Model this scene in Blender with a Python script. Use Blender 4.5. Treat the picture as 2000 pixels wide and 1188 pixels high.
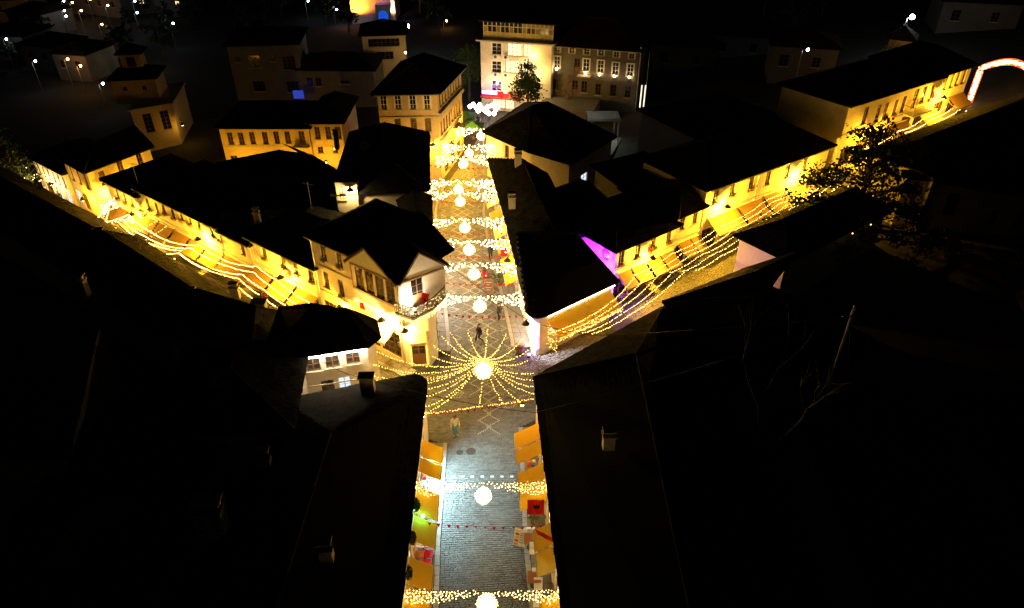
import bpy, math, random
from mathutils import Vector as V
random.seed(7)
R = math.radians
for o in list(bpy.data.objects): bpy.data.objects.remove(o)
C = bpy.context.scene.collection
S = bpy.context.scene
# ------------------------------------------------------------------ camera, sky, light, exposure
CAMH, FPX, PITCH = 33.0, 1400.0, R(34.3)
cd = bpy.data.cameras.new('camera'); cam = bpy.data.objects.new('camera', cd); C.objects.link(cam)
cam.location = (0, 0, CAMH); cam.rotation_euler = (math.pi/2 - PITCH, 0, 0)
cd.sensor_width = 36; cd.lens = 36*FPX/2000; cd.clip_end = 3000; cd.clip_start = .5
S.camera = cam
w = bpy.data.worlds.new('World'); S.world = w; w.use_nodes = True
nt = w.node_tree; bg = nt.nodes['Background']
sky = nt.nodes.new('ShaderNodeTexSky'); sky.sky_type = 'NISHITA'; sky.sun_disc = False
sky.sun_elevation = R(4); sky.sun_rotation = R(200)
nt.links.new(sky.outputs[0], bg.inputs[0]); bg.inputs[1].default_value = .00035
sd = bpy.data.lights.new('moon', 'SUN'); sd.energy = .0012; sd.angle = R(10); sd.color = (1, .9, .75)
so = bpy.data.objects.new('moon', sd); C.objects.link(so); so.rotation_euler = (R(50), 0, R(-20))
vs = S.view_settings; vs.view_transform = 'Standard'; vs.look = 'None'; vs.gamma = 1; vs.exposure = 1.0; vs.use_curve_mapping = False
S.cycles.max_bounces = 5; S.cycles.diffuse_bounces = 3; S.cycles.glossy_bounces = 2; S.cycles.transmission_bounces = 2
S.cycles.sample_clamp_indirect = 4; S.cycles.use_denoising = True; S.cycles.use_light_tree = True
S.cycles.caustics_reflective = False; S.cycles.caustics_refractive = False

# ------------------------------------------------------------------ pixel <-> place
CT, ST = math.cos(PITCH), math.sin(PITCH)
def ray(px, py):
    u = 594-py; r = px-1000
    return (r, FPX*CT+u*ST, -FPX*ST+u*CT)
def un(px, py, z=0.):
    d = ray(px, py); t = (z-CAMH)/d[2]
    return V((d[0]*t, d[1]*t, z))
def u2(px, py, z=0.): p = un(px, py, z); return V((p.x, p.y))
def tz(x, y=0):                      # the lie of the land: right street climbs, left street falls
    return .135*max(0, min(x, 70)-8.6) - .06*max(0, -14-max(x, -60))
def ung(px, py, h=0.):               # pixel on the ground (plus h)
    z = 0
    for _ in range(12):
        p = un(px, py, z+h); z = .5*z+.5*tz(p.x, p.y)
    return un(px, py, z+h)
def az(a): a = R(a); return V((math.sin(a), math.cos(a)))

# ------------------------------------------------------------------ materials
MATS = {}
def mat(name, col, rough=.8, var=.25, scale=6., bump=0., island=0., metal=0., spec=.4, spots=0.):
    if name in MATS: return MATS[name]
    m = bpy.data.materials.new(name); m.use_nodes = True; n = m.node_tree.nodes; l = m.node_tree.links
    b = n['Principled BSDF']; b.inputs['Roughness'].default_value = rough; b.inputs['Metallic'].default_value = metal
    b.inputs['Specular IOR Level'].default_value = spec
    tc = n.new('ShaderNodeTexCoord'); geo = n.new('ShaderNodeNewGeometry')
    no = n.new('ShaderNodeTexNoise'); no.inputs['Scale'].default_value = scale; no.inputs['Detail'].default_value = 5
    l.new(geo.outputs['Position'], no.inputs['Vector'])
    no2 = n.new('ShaderNodeTexNoise'); no2.inputs['Scale'].default_value = scale*.13; no2.inputs['Detail'].default_value = 3
    l.new(geo.outputs['Position'], no2.inputs['Vector'])
    mx = n.new('ShaderNodeMath'); mx.operation = 'ADD'; l.new(no.outputs[0], mx.inputs[0]); l.new(no2.outputs[0], mx.inputs[1])
    src = mx.outputs[0]
    if island:
        mi = n.new('ShaderNodeMath'); mi.operation = 'MULTIPLY_ADD'; mi.inputs[1].default_value = island; l.new(geo.outputs['Random Per Island'], mi.inputs[0]); l.new(src, mi.inputs[2])
        ms = n.new('ShaderNodeMath'); ms.operation = 'SUBTRACT'; ms.inputs[1].default_value = island/2; l.new(mi.outputs[0], ms.inputs[0]); src = ms.outputs[0]
    rp = n.new('ShaderNodeMapRange'); rp.inputs[1].default_value = .6; rp.inputs[2].default_value = 1.4
    rp.inputs[3].default_value = 1-var; rp.inputs[4].default_value = 1+var; l.new(src, rp.inputs[0])
    mc = n.new('ShaderNodeMix'); mc.data_type = 'RGBA'; mc.blend_type = 'MULTIPLY'; mc.inputs[0].default_value = 1
    mc.inputs[6].default_value = (*col, 1); l.new(rp.outputs[0], mc.inputs[7])
    out = mc.outputs[2]
    if spots:
        sp = n.new('ShaderNodeTexNoise'); sp.inputs['Scale'].default_value = .8; sp.inputs['Detail'].default_value = 7; sp.inputs['Roughness'].default_value = .7
        l.new(geo.outputs['Position'], sp.inputs['Vector'])
        sr = n.new('ShaderNodeMapRange'); sr.inputs[1].default_value = .52; sr.inputs[2].default_value = .72; sr.inputs[4].default_value = spots; l.new(sp.outputs[0], sr.inputs[0])
        m2 = n.new('ShaderNodeMix'); m2.data_type = 'RGBA'; l.new(sr.outputs[0], m2.inputs[0]); l.new(out, m2.inputs[6]); m2.inputs[7].default_value = (col[0]*.35, col[1]*.33, col[2]*.3, 1)
        out = m2.outputs[2]
    l.new(out, b.inputs['Base Color'])
    if bump:
        bu = n.new('ShaderNodeBump'); bu.inputs['Strength'].default_value = bump; bu.inputs['Distance'].default_value = .02
        l.new(no.outputs[0], bu.inputs['Height']); l.new(bu.outputs[0], b.inputs['Normal'])
    MATS[name] = m; return m
def emat(name, col, st, sample='AUTO'):
    if name in MATS: return MATS[name]
    m = bpy.data.materials.new(name); m.use_nodes = True; n = m.node_tree.nodes; n.clear()
    e = n.new('ShaderNodeEmission'); e.inputs[0].default_value = (*col, 1); e.inputs[1].default_value = st
    o = n.new('ShaderNodeOutputMaterial'); m.node_tree.links.new(e.outputs[0], o.inputs[0])
    m.cycles.emission_sampling = sample
    MATS[name] = m; return m
def cloth(name, col, rough=.85, transl=.25):
    m = mat(name, col, rough, .12, 9, .1, spec=.2)
    n = m.node_tree.nodes; l = m.node_tree.links
    b = n['Principled BSDF']; t = n.new('ShaderNodeBsdfTranslucent'); t.inputs[0].default_value = (*col, 1)
    ms = n.new('ShaderNodeMixShader'); ms.inputs[0].default_value = transl
    o = [x for x in n if x.type == 'OUTPUT_MATERIAL'][0]
    l.new(b.outputs[0], ms.inputs[1]); l.new(t.outputs[0], ms.inputs[2]); l.new(ms.outputs[0], o.inputs[0])
    return m
PLASTER = mat('cream_plaster', (.74, .66, .5), .9, .18, 5, .35, spots=.34)
PLASTERW = mat('white_plaster', (.78, .74, .66), .9, .1, 5, .25, spots=.12)
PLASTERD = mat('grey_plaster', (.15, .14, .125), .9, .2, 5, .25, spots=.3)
OCHRE = mat('ochre_plaster', (.66, .5, .27), .9, .18, 5, .35, spots=.34)
STONEW = mat('rubble_stone', (.36, .33, .28), .95, .35, 7, .6)
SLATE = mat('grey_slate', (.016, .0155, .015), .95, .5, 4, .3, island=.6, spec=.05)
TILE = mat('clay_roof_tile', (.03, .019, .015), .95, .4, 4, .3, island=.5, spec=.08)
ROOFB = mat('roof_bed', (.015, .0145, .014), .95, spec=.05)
WOOD = mat('dark_wood', (.16, .075, .035), .6, .3, 12, .2)
WOODL = mat('oak_wood', (.3, .16, .07), .6, .3, 12, .2)
TRIM = mat('stone_trim', (.5, .45, .36), .85, .15, 8, .2)
IRON = mat('black_iron', (.03, .03, .032), .5, .2, 8, 0, spec=.5)
ZINC = mat('zinc', (.4, .4, .4), .4, .15, 8, 0, metal=.7)
GLASS = mat('dark_glass', (.012, .014, .016), .06, .1, 3, 0, spec=.7)
COBBLE = mat('cobble_stone', (.13, .128, .12), .55, .3, 9, .5, island=.55, spec=.4)
COBBLEP = mat('pale_inlay_stone', (.5, .46, .33), .6, .15, 9, .3, island=.2)
COBBLEW = mat('white_inlay_stone', (.8, .8, .78), .6, .08, 9, .2)
KERB = mat('kerb_stone', (.3, .28, .25), .75, .2, 7, .4)
PAVE = mat('paving_stone', (.18, .17, .15), .75, .25, 5, .4, island=.3)
EARTH = mat('ground_earth', (.035, .034, .028), .95, .35, 1.5, .5)
ROADB = mat('road_bed', (.045, .042, .038), .9, .3, 8, .4)
CANVAS = cloth('ochre_canvas', (.8, .49, .03))
CANVAST = cloth('tan_canvas', (.36, .21, .05))
CANVASP = cloth('pale_canvas', (.72, .62, .4))
CANVASG = cloth('green_canvas', (.1, .32, .2))
CANVASR = cloth('red_canvas', (.6, .03, .03))
RED = cloth('red_cloth', (.62, .02, .015), .8, .3)
WHITE = mat('white_paint', (.78, .77, .74), .5, .06, 6)
LEAF = mat('leaf_green', (.05, .095, .03), .6, .4, 3, 0, island=.7, spec=.3)
LEAFD = mat('dark_leaf', (.03, .055, .022), .55, .4, 3, 0, island=.7, spec=.3)
BARK = mat('bark', (.1, .075, .05), .95, .3, 9, .5)
CABLE = mat('cable_black', (.015, .015, .015), .6)
TERRA = mat('terracotta', (.34, .13, .06), .8, .2, 8, .2)
SKIN = mat('skin', (.5, .3, .2), .6, .08, 8)
BULB = emat('warm_bulb', (1, .5, .07), 9)
BULBS = emat('street_bulb', (1, .58, .12), 9)
BULBF = emat('upper_bulb', (1, .7, .24), 18)
BULBW = emat('white_bulb', (1, .62, .17), 6)
GLOBE = emat('globe_glow', (1, .62, .16), 13)
LIT = emat('lit_pane', (1, .72, .35), 1.1)
LITC = emat('lit_pane_cool', (.7, .85, 1), .6)
SODG = emat('sodium_glow', (1, .62, .15), 30)
WHG = emat('white_glow', (.8, .92, 1), 40)
SOD = (1, .48, .022)

# ------------------------------------------------------------------ mesh helpers
class MB:
    def __init__(s): s.v = []; s.f = []
    def add(s, vs, fs):
        k = len(s.v); s.v += [tuple(p) for p in vs]; s.f += [tuple(i+k for i in f) for f in fs]; return s
    def hexa(s, p):      # 8 points: bottom 4 CCW, top 4
        return s.add(p, [(3, 2, 1, 0), (4, 5, 6, 7), (0, 1, 5, 4), (1, 2, 6, 5), (2, 3, 7, 6), (3, 0, 4, 7)])
    def box(s, x0, y0, z0, x1, y1, z1):
        return s.hexa([(x0, y0, z0), (x1, y0, z0), (x1, y1, z0), (x0, y1, z0), (x0, y0, z1), (x1, y0, z1), (x1, y1, z1), (x0, y1, z1)])
    def obox(s, o, a, b, c):
        o, a, b, c = V(o), V(a), V(b), V(c)
        return s.hexa([o, o+a, o+a+b, o+b, o+c, o+a+c, o+a+b+c, o+b+c])
    def prism(s, poly, z0, z1):
        n = len(poly); s.add([(p[0], p[1], z0) for p in poly]+[(p[0], p[1], z1) for p in poly],
              [tuple(range(n-1, -1, -1)), tuple(range(n, 2*n))]+[(i, (i+1) % n, n+(i+1) % n, n+i) for i in range(n)]); return s
    def tube(s, pts, r, n=6, r1=None):
        pts = [V(p) for p in pts]; k = len(s.v); m = len(pts)
        for i, p in enumerate(pts):
            d = (pts[min(i+1, m-1)]-pts[max(i-1, 0)]).normalized()
            a = d.cross(V((0, 0, 1)) if abs(d.z) < .95 else V((1, 0, 0))).normalized(); b = d.cross(a)
            rr = r if r1 is None else r+(r1-r)*i/max(1, m-1)
            for j in range(n):
                t = 2*math.pi*j/n; s.v.append(tuple(p+a*rr*math.cos(t)+b*rr*math.sin(t)))
        for i in range(m-1):
            for j in range(n):
                s.f.append((k+i*n+j, k+i*n+(j+1) % n, k+(i+1)*n+(j+1) % n, k+(i+1)*n+j))
        s.f.append(tuple(k+j for j in range(n-1, -1, -1))); s.f.append(tuple(k+(m-1)*n+j for j in range(n))); return s
    def lathe(s, c, prof, n=14):     # prof: (r,z)
        c = V(c); k = len(s.v); m = len(prof)
        for r, z in prof:
            for j in range(n):
                t = 2*math.pi*j/n; s.v.append((c.x+r*math.cos(t), c.y+r*math.sin(t), c.z+z))
        for i in range(m-1):
            for j in range(n): s.f.append((k+i*n+j, k+i*n+(j+1) % n, k+(i+1)*n+(j+1) % n, k+(i+1)*n+j))
        s.f.append(tuple(k+j for j in range(n-1, -1, -1))); s.f.append(tuple(k+(m-1)*n+j for j in range(n))); return s
    def ball(s, c, r, n=10, m=6, sz=1.):
        return s.lathe(c, [(max(.001, r*math.sin(math.pi*i/m)), -r*sz*math.cos(math.pi*i/m)) for i in range(m+1)], n)
    def octa(s, p, r):
        x, y, z = p
        return s.add([(x+r, y, z), (x-r, y, z), (x, y+r, z), (x, y-r, z), (x, y, z+r), (x, y, z-r)],
                     [(0, 2, 4), (2, 1, 4), (1, 3, 4), (3, 0, 4), (2, 0, 5), (1, 2, 5), (3, 1, 5), (0, 3, 5)])
    def mesh(s, name, m, off=(0, 0, 0)):
        me = bpy.data.meshes.new(name); ox, oy, oz = off
        me.from_pydata([(x-ox, y-oy, z-oz) for x, y, z in s.v], [], s.f)
        if m: me.materials.append(m)
        me.update(); return me
def smooth(o):
    o.data.polygons.foreach_set('use_smooth', [True]*len(o.data.polygons)); return o
def tag(o, label=None, cat=None, group=None, kind=None):
    if label: o['label'] = label
    if cat: o['category'] = cat
    if group: o['group'] = group
    if kind: o['kind'] = kind
    return o
def thing(name, label, cat, loc, rz=0, group=None):
    o = bpy.data.objects.new(name, None); C.objects.link(o); o.location = loc; o.rotation_euler[2] = rz
    o.empty_display_size = .3
    return tag(o, label, cat, group)
def part(mb, name, m, parent, kind=None):      # mesh given in world coords, parent an unrotated empty/mesh chain
    w = V((0, 0, 0)); q = parent
    while q is not None: w += q.location; q = q.parent
    o = bpy.data.objects.new(name, mb.mesh(name, m, w)); C.objects.link(o); o.parent = parent
    if kind: o['kind'] = kind
    return o
def lpart(me, name, parent, loc=(0, 0, 0), rz=0):     # shared mesh, local coordinates
    o = bpy.data.objects.new(name, me); C.objects.link(o); o.parent = parent; o.location = loc; o.rotation_euler[2] = rz
    return o
def single(mb, name, m, label, cat, loc=(0, 0, 0), group=None, kind=None):
    o = bpy.data.objects.new(name, mb.mesh(name, m, loc)); C.objects.link(o); o.location = loc
    return tag(o, label, cat, group, kind)
def copy_tree(o, parent=None):
    c = o.copy(); C.objects.link(c); c.parent = parent
    for ch in list(o.children): copy_tree(ch, c)
    return c
def point(parent, loc, col, power, rad=.12, spot=None):
    d = bpy.data.lights.new('lamp_light', 'SPOT' if spot else 'POINT'); d.color = col; d.energy = power; d.shadow_soft_size = rad
    o = bpy.data.objects.new('lamp_light', d); C.objects.link(o); o.parent = parent
    w = V((0, 0, 0)); q = parent
    while q is not None: w += q.location; q = q.parent
    o.location = V(loc)-w
    if spot:
        d.spot_size = spot[0]; d.spot_blend = .6; o.rotation_euler = V(spot[1]).to_track_quat('-Z', 'Y').to_euler()
    return o

# ------------------------------------------------------------------ roofs
def slates(mb, poly, dh=.3, w0=.28, w1=.55):
    v0, v1 = poly[0], poly[1]; e = (v1-v0).normalized()
    nrm = (v1-v0).cross(poly[-1]-v0).normalized()
    if nrm.z < .25: return
    s = nrm.cross(e)
    ab = [((p-v0).dot(e), (p-v0).dot(s)) for p in poly]; bm = max(b for a, b in ab); b = -.02
    n = len(ab)
    while b < bm-.05:
        bc = min(b+dh*.5, bm-.02); xs = []
        for i in range(n):
            (a0, b0), (a1, b1) = ab[i], ab[(i+1) % n]
            if (b0-bc)*(b1-bc) < 0: xs.append(a0+(a1-a0)*(bc-b0)/(b1-b0))
        if len(xs) == 2:
            x0, x1 = min(xs), max(xs); a = x0+random.uniform(-.1, .0)
            while a < x1-.05:
                wd = min(random.uniform(w0, w1), x1-a+.05); h = .03+random.uniform(0, .03); j = random.uniform(-.03, .02)
                B0 = b-.05+j; B1 = b+dh
                p = [v0+e*a+s*B0, v0+e*(a+wd-.015)+s*B0, v0+e*(a+wd-.015)+s*B1, v0+e*a+s*B1]
                mb.add([p[0]+nrm*.0, p[1]+nrm*.0, p[0]+nrm*h, p[1]+nrm*(h+random.uniform(-.012, .012)), p[2]+nrm*.012, p[3]+nrm*.012], [(0, 1, 3, 2), (2, 3, 4, 5), (0, 2, 5), (1, 4, 3)])
                a += wd
        b += dh
def roof(root, eave, ze, R0, R1, zr, m=None, bed=None, thick=.14, gables=(), dh=.3, name='roof'):
    m = m or SLATE; n = len(eave); r0, r1 = V((*R0, zr)), V((*R1, zr)); ax = (r1-r0).to_2d() if (r1-r0).length > .01 else V((1, 0))
    mid = (r0+r1).to_2d()/2
    asg = [0 if (V(p)-mid).dot(ax) < 0 else 1 for p in eave]
    shell = MB(); sl = MB()
    bot = [(p[0], p[1], ze) for p in eave]; top = [V((p[0], p[1], ze+thick)) for p in eave]
    shell.add(bot+[tuple(t) for t in top]+[tuple(r0), tuple(r1)], [])
    F = [] if gables else [tuple(range(n-1, -1, -1))]
    for i in range(n):
        j = (i+1) % n; F.append((i, j, n+j, n+i))
        if asg[i] == asg[j]:
            if i in gables: continue
            F.append((n+i, n+j, 2*n+asg[i])); slates(sl, [top[i], top[j], (r0, r1)[asg[i]]], dh)
        else:
            F.append((n+i, n+j, 2*n+asg[j], 2*n+asg[i])); slates(sl, [top[i], top[j], (r0, r1)[asg[j]], (r0, r1)[asg[i]]], dh)
            if gables: F.append((j, i, 2*n+asg[i], 2*n+asg[j]))
    shell.f += F
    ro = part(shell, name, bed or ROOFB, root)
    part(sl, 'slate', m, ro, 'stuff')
    # ridge and hip capping
    cap = MB()
    if (r1-r0).length > .3: cap.tube([r0+V((0, 0, .03)), r1+V((0, 0, .03))], .09, 6)
    for i in range(n):
        if not gables and (n <= 5): cap.tube([top[i]+V((0, 0, .02)), (r0, r1)[asg[i]]+V((0, 0, .03))], .07, 5)
    if cap.f: part(cap, 'ridge_cap', m, ro)
    return ro
def expand(poly, o):
    n = len(poly); out = []
    for i in range(n):
        p0, p, p1 = V(poly[i-1]), V(poly[i]), V(poly[(i+1) % n])
        d0 = (p-p0).normalized(); d1 = (p1-p).normalized(); n0 = V((d0.y, -d0.x)); n1 = V((d1.y, -d1.x))
        k = max(.35, 1+n0.dot(n1)); out.append(p+(n0+n1)*o/k)
    return out
def rounded(poly, i, r, n=6):
    p0, p, p1 = V(poly[i-1]), V(poly[i]), V(poly[(i+1) % len(poly)])
    a = p+(p0-p).normalized()*r; b = p+(p1-p).normalized()*r
    q = [(a*(1-t)**2+p*2*t*(1-t)+b*t*t) for t in [k/n for k in range(n+1)]]
    return list(poly[:i])+q+list(poly[i+1:])
def auto_ridge(q, hip=.9):
    q = [V(p) for p in q]
    a = ((q[1]-q[0]).length+(q[2]-q[3]).length)/2; b = ((q[2]-q[1]).length+(q[3]-q[0]).length)/2
    if a >= b: m0, m1 = (q[0]+q[3])/2, (q[1]+q[2])/2; wd = b
    else: m0, m1 = (q[0]+q[1])/2, (q[2]+q[3])/2; wd = a
    d = (m1-m0).normalized(); ins = min(wd/2*hip, (m1-m0).length/2-.01)
    return m0+d*ins, m1-d*ins, wd

# ------------------------------------------------------------------ walls, windows, doors
class Fac:
    def __init__(s, A, B):
        s.A = V(A[:2]); s.B = V(B[:2]); s.d = (s.B-s.A).normalized(); s.L = (s.B-s.A).length; s.n = V((s.d.y, -s.d.x)); s.rz = math.atan2(s.d.y, s.d.x)
    def hit(s, px, py, out=0.):
        d = ray(px, py); A = s.A+s.n*out
        t = A.dot(s.n)/(d[0]*s.n.x+d[1]*s.n.y); p = V((d[0]*t, d[1]*t))
        return (p-A).dot(s.d), CAMH+d[2]*t
    def P(s, u, z, out=0.): p = s.A+s.d*u+s.n*out; return V((p.x, p.y, z))
_wc = {}
def win_mesh(w, h, kind):
    w = round(w/.05)*.05; h = round(h/.1)*.1; k = (round(w, 2), round(h, 2), kind)
    if k in _wc: return _wc[k]
    fr = MB(); t = .06; x, z = w/2, h/2; y0, y1 = .06, .13
    fm = {'trim': WHITE, 'cool': WHITE}.get(kind, WOOD)
    for a in [(-x, -z, -x+t, z), (x-t, -z, x, z), (-x+t, -z, x-t, -z+t), (-x+t, z-t, x-t, z)]: fr.box(a[0], y0, a[1], a[2], y1, a[3])
    nc = 2 if w < 1.3 else int(w/.6+.5)
    for i in range(1, nc): q = -x+w*i/nc; fr.box(q-.03, y0+.01, -z+t, q+.03, y1, z-t)
    nr = max(2, int(h/.5+.5))
    for i in range(1, nr): q = -z+h*i/nr; fr.box(-x+t, y0+.02, q-.02, x-t, y1-.01, q+.02)
    if kind == 'door': fr.box(-x+t, y0+.015, -z+t, x-t, y1-.002, -z+h*.42)
    pn = MB().box(-x+.01, .1, -z+.01, x-.01, .115, z-.01)
    si = MB().box(-x-.1, -.1, -z-.09, x+.1, .05, -z)
    ca = MB()
    for a in [(-x-.14, -z, -x, z+.12), (x, -z, x+.14, z+.12), (-x, z, x, z+.12)]: ca.box(a[0], -.035, a[1], a[2], .02, a[3])
    pm = {'lit': LIT, 'cool': LITC}.get(kind, GLASS)
    r = (fr.mesh('window_frame', fm), pn.mesh('pane', pm), si.mesh('sill', TRIM), ca.mesh('surround', WHITE if kind == 'trim' else TRIM))
    _wc[k] = r; return r
def wall(mb, fc, z0, z1, ops, dep=.2):
    us = sorted({0., fc.L, *[o[0] for o in ops], *[o[1] for o in ops]}); zs = sorted({z0, z1, *[o[2] for o in ops], *[o[3] for o in ops]})
    for i in range(len(us)-1):
        for j in range(len(zs)-1):
            uc, zc = (us[i]+us[i+1])/2, (zs[j]+zs[j+1])/2
            if us[i+1]-us[i] < 1e-4 or zs[j+1]-zs[j] < 1e-4: continue
            if any(o[0] < uc < o[1] and o[2] < zc < o[3] for o in ops): continue
            mb.add([fc.P(us[i], zs[j]), fc.P(us[i+1], zs[j]), fc.P(us[i+1], zs[j+1]), fc.P(us[i], zs[j+1])], [(0, 1, 2, 3)])
    for a, b, c, d in ops:
        q = [(a, c), (b, c), (b, d), (a, d)]
        for i in range(4):
            (p, r), (s_, t) = q[i], q[(i+1) % 4]
            mb.add([fc.P(p, r), fc.P(s_, t), fc.P(s_, t, -dep), fc.P(p, r, -dep)], [(0, 3, 2, 1)])
def bwin(root, fc, u, z, w, h, kind):
    w = round(w/.05)*.05; h = round(h/.1)*.1
    fr, pn, si, ca = win_mesh(w, h, kind)
    p = fc.P(u, z)-root.location
    o = lpart(fr, 'door' if kind == 'door' else 'window', root, p, fc.rz)
    lpart(pn, 'pane', o)
    if kind in ('trim',): lpart(ca, 'surround', o)
    if kind not in ('door', 'shop'): lpart(si, 'sill', o)
    return o
def walls(root, foot, z0, ze, fac=None, wm=None, name='wall'):
    mb = MB(); facs = []
    for i in range(len(foot)):
        fc = Fac(foot[i], foot[(i+1) % len(foot)]); facs.append(fc); ops = []; wl = []
        for s in (fac or {}).get(i, []):
            if s[0] == 'u': _, u, z, w, h, k = s
            else: px, py, w, h, k = s; u, z = fc.hit(px, py)
            w = round(w/.05)*.05; h = round(h/.1)*.1
            if z+h/2 > ze-.12 and z < ze: z = ze-.12-h/2
            if u-w/2 < .03 or u+w/2 > fc.L-.03 or z+h/2 > ze-.02 or z-h/2 < z0+.01: continue
            if any(not(u+w/2 < a-.02 or u-w/2 > b+.02 or z+h/2 < c-.02 or z-h/2 > d+.02) for a, b, c, d in ops): continue
            ops.append((u-w/2, u+w/2, z-h/2, z+h/2)); wl.append((u, z, w, h, k))
        wall(mb, fc, z0, ze, ops)
        for a in wl: bwin(root, fc, *a)
    part(mb, name, wm or PLASTER, root)
    return facs
def building(name, label, cat, foot, ze, fac=None, wm=None, over=.4, rise=None, ridge=None, rm=None, dh=.3, base=None, bands=(), doroof=True, hip=.9, zb=None, group=None):
    """foot CCW; fac {edge: [(px,py,w,h,kind) | ('u',u,z,w,h,kind)]}"""
    foot = [V(p[:2]) for p in foot]; cx = sum(foot, V((0, 0)))/len(foot)
    z0 = min(tz(p.x, p.y) for p in foot)-.3 if zb is None else zb
    root = thing(name, label, cat, (cx.x, cx.y, z0), group=group); wm = wm or PLASTER
    facs = walls(root, foot, z0, ze, fac, wm)
    for e, z, t in bands:
        fc = facs[e]; part(MB().obox(fc.P(.01, z), fc.d.to_3d()*(fc.L-.02), fc.n.to_3d()*t, (0, 0, t*1.4)), 'string_course', TRIM, root)
    if doroof:
        ev = expand(foot, over)
        if ridge is None: a, b, wd = auto_ridge(ev, hip); zr = ze+(rise if rise else wd*.5*.42)
        else: a, b, zr = ridge
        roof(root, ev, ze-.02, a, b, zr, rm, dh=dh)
    root['z0'] = z0
    return root, facs
def eave_light_gutter(root, fc, ze, over=.42):
    part(MB().tube([fc.P(-.2, ze-.03, over), fc.P(fc.L+.2, ze-.03, over)], .055, 6), 'gutter', ZINC, root)
def drainpipe(root, fc, u, z0, z1):
    part(MB().tube([fc.P(u, z1, .35), fc.P(u, z1-.3, .08), fc.P(u, z0, .08)], .05, 6), 'drainpipe', ZINC, root)

# ------------------------------------------------------------------ street furniture builders
def awning(fc, u0, u1, zt, proj, drop, label, group, m=None, side=True):
    c = fc.P((u0+u1)/2, zt); t = thing('awning', label, 'awning', c, group=group); m = m or CANVAS
    mb = MB(); N = 6
    def row(u): return [fc.P(u, zt-drop*(k/N)-.05*math.sin(math.pi*k/N), .06+proj*k/N) for k in range(N+1)]
    M = max(2, int((u1-u0)/.5)); g = [row(u0+(u1-u0)*i/M) for i in range(M+1)]
    for i in range(M+1):
        for k in range(N+1): g[i][k].z += -.02*math.sin(math.pi*i/M)*(k/N)+random.uniform(-.006, .006)
    k0 = 0
    vs = [p for r in g for p in r]; fs = [(i*(N+1)+k, i*(N+1)+k+1, (i+1)*(N+1)+k+1, (i+1)*(N+1)+k) for i in range(M) for k in range(N)]
    mb.add(vs, fs); up = [p+V((0, 0, .012)) for p in vs]; mb.add(up, [f[::-1] for f in fs])
    canopy = part(mb, 'canopy', m, t); smooth(canopy)
    val = MB(); a, b = g[0][N], g[M][N]; val.obox(a+V((0, 0, -.2)), b-a, fc.n.to_3d()*.012, (0, 0, .2)); part(val, 'valance', m, t)
    part(MB().tube([fc.P(u0-.03, zt+.04, .07), fc.P(u1+.03, zt+.04, .07)], .06, 8), 'roller', WHITE, t)
    part(MB().tube([a+V((0, 0, .0)), b+V((0, 0, .0))], .022, 6), 'front_bar', ZINC, t)
    for u in (u0+.15, u1-.15):
        part(MB().tube([fc.P(u, zt-.35, .03), fc.P(u, zt-drop*.55-.25, proj*.45), fc.P(u, zt-drop-.02, proj+.02)], .02, 5), 'arm', ZINC, t)
    return t
def bulbs(pts, r=.028):
    mb = MB()
    for p in pts: mb.octa(p, r)
    return mb
def cat(a, b, sag, n):
    a, b = V(a), V(b); return [a.lerp(b, i/n)-V((0, 0, 4*sag*(i/n)*(1-i/n))) for i in range(n+1)]
def light_string(nodes, label, group, sag=.25, sp=.19, r=.03, m=None, name='light_string'):
    nodes = [V(p) for p in nodes]; t = thing(name, label, 'string lights', nodes[0], group=group)
    path = []
    for a, b in zip(nodes[:-1], nodes[1:]):
        L = (b-a).length; path += cat(a, b, sag*min(1.5, L/6), max(4, int(L/.5)))[:-1]
    path.append(nodes[-1]); part(MB().tube(path, .008, 4), 'wire', CABLE, t)
    pts = []; acc = 0
    for a, b in zip(path[:-1], path[1:]):
        L = (b-a).length
        while acc < L: pts.append(a.lerp(b, acc/L)+V((random.uniform(-.03, .03), random.uniform(-.03, .03), -.03+random.uniform(-.035, .02)))); acc += sp*random.uniform(.7, 1.3)
        acc -= L
    part(bulbs(pts, r), 'bulbs', m or BULB, t, 'stuff'); return t
def curtain(pl, pr, label, hE=1.35, r=.03, pw=0, gl=True, group='light curtains swagged across the main street', globe_r=.42, gd=.95, dens=1.):
    pl, pr = V(pl), V(pr); mid = (pl+pr)/2; t = thing('light_curtain', label, 'light curtain', mid, group=group)
    jx = .18 if r > .03 else .1
    top = cat(pl, pr, .18, 24); part(MB().tube(top, .01, 4), 'wire', CABLE, t)
    L = (pr-pl).length; n = int(L/(.2 if r > .03 else .135)*dens); pts = []
    for i in range(n+1):
        f = i/n; k = abs(2*f-1); h = .12+(hE-.12)*k**.9; p = pl.lerp(pr, f)-V((0, 0, 4*.18*f*(1-f)))
        m = max(1, int(h/(.2 if r > .03 else .14)*min(1., dens))); off = random.random()
        for j in range(m): pts.append(p+V((random.uniform(-.5, .5)*jx, random.uniform(-.05, .05), -(j+off+random.uniform(-.4, .4))*h/m)))
    part(bulbs(pts, r), 'bulbs', BULBF if r > .03 else BULBW, t, 'stuff')
    if gl: globe(t.location+V((0, 0, -gd-.18)), globe_r, 'glowing ball of warm lights hanging '+label.split('curtain ')[-1] if 'curtain ' in label else 'glowing ball of lights', t.location.z-.18)
    return t
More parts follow.
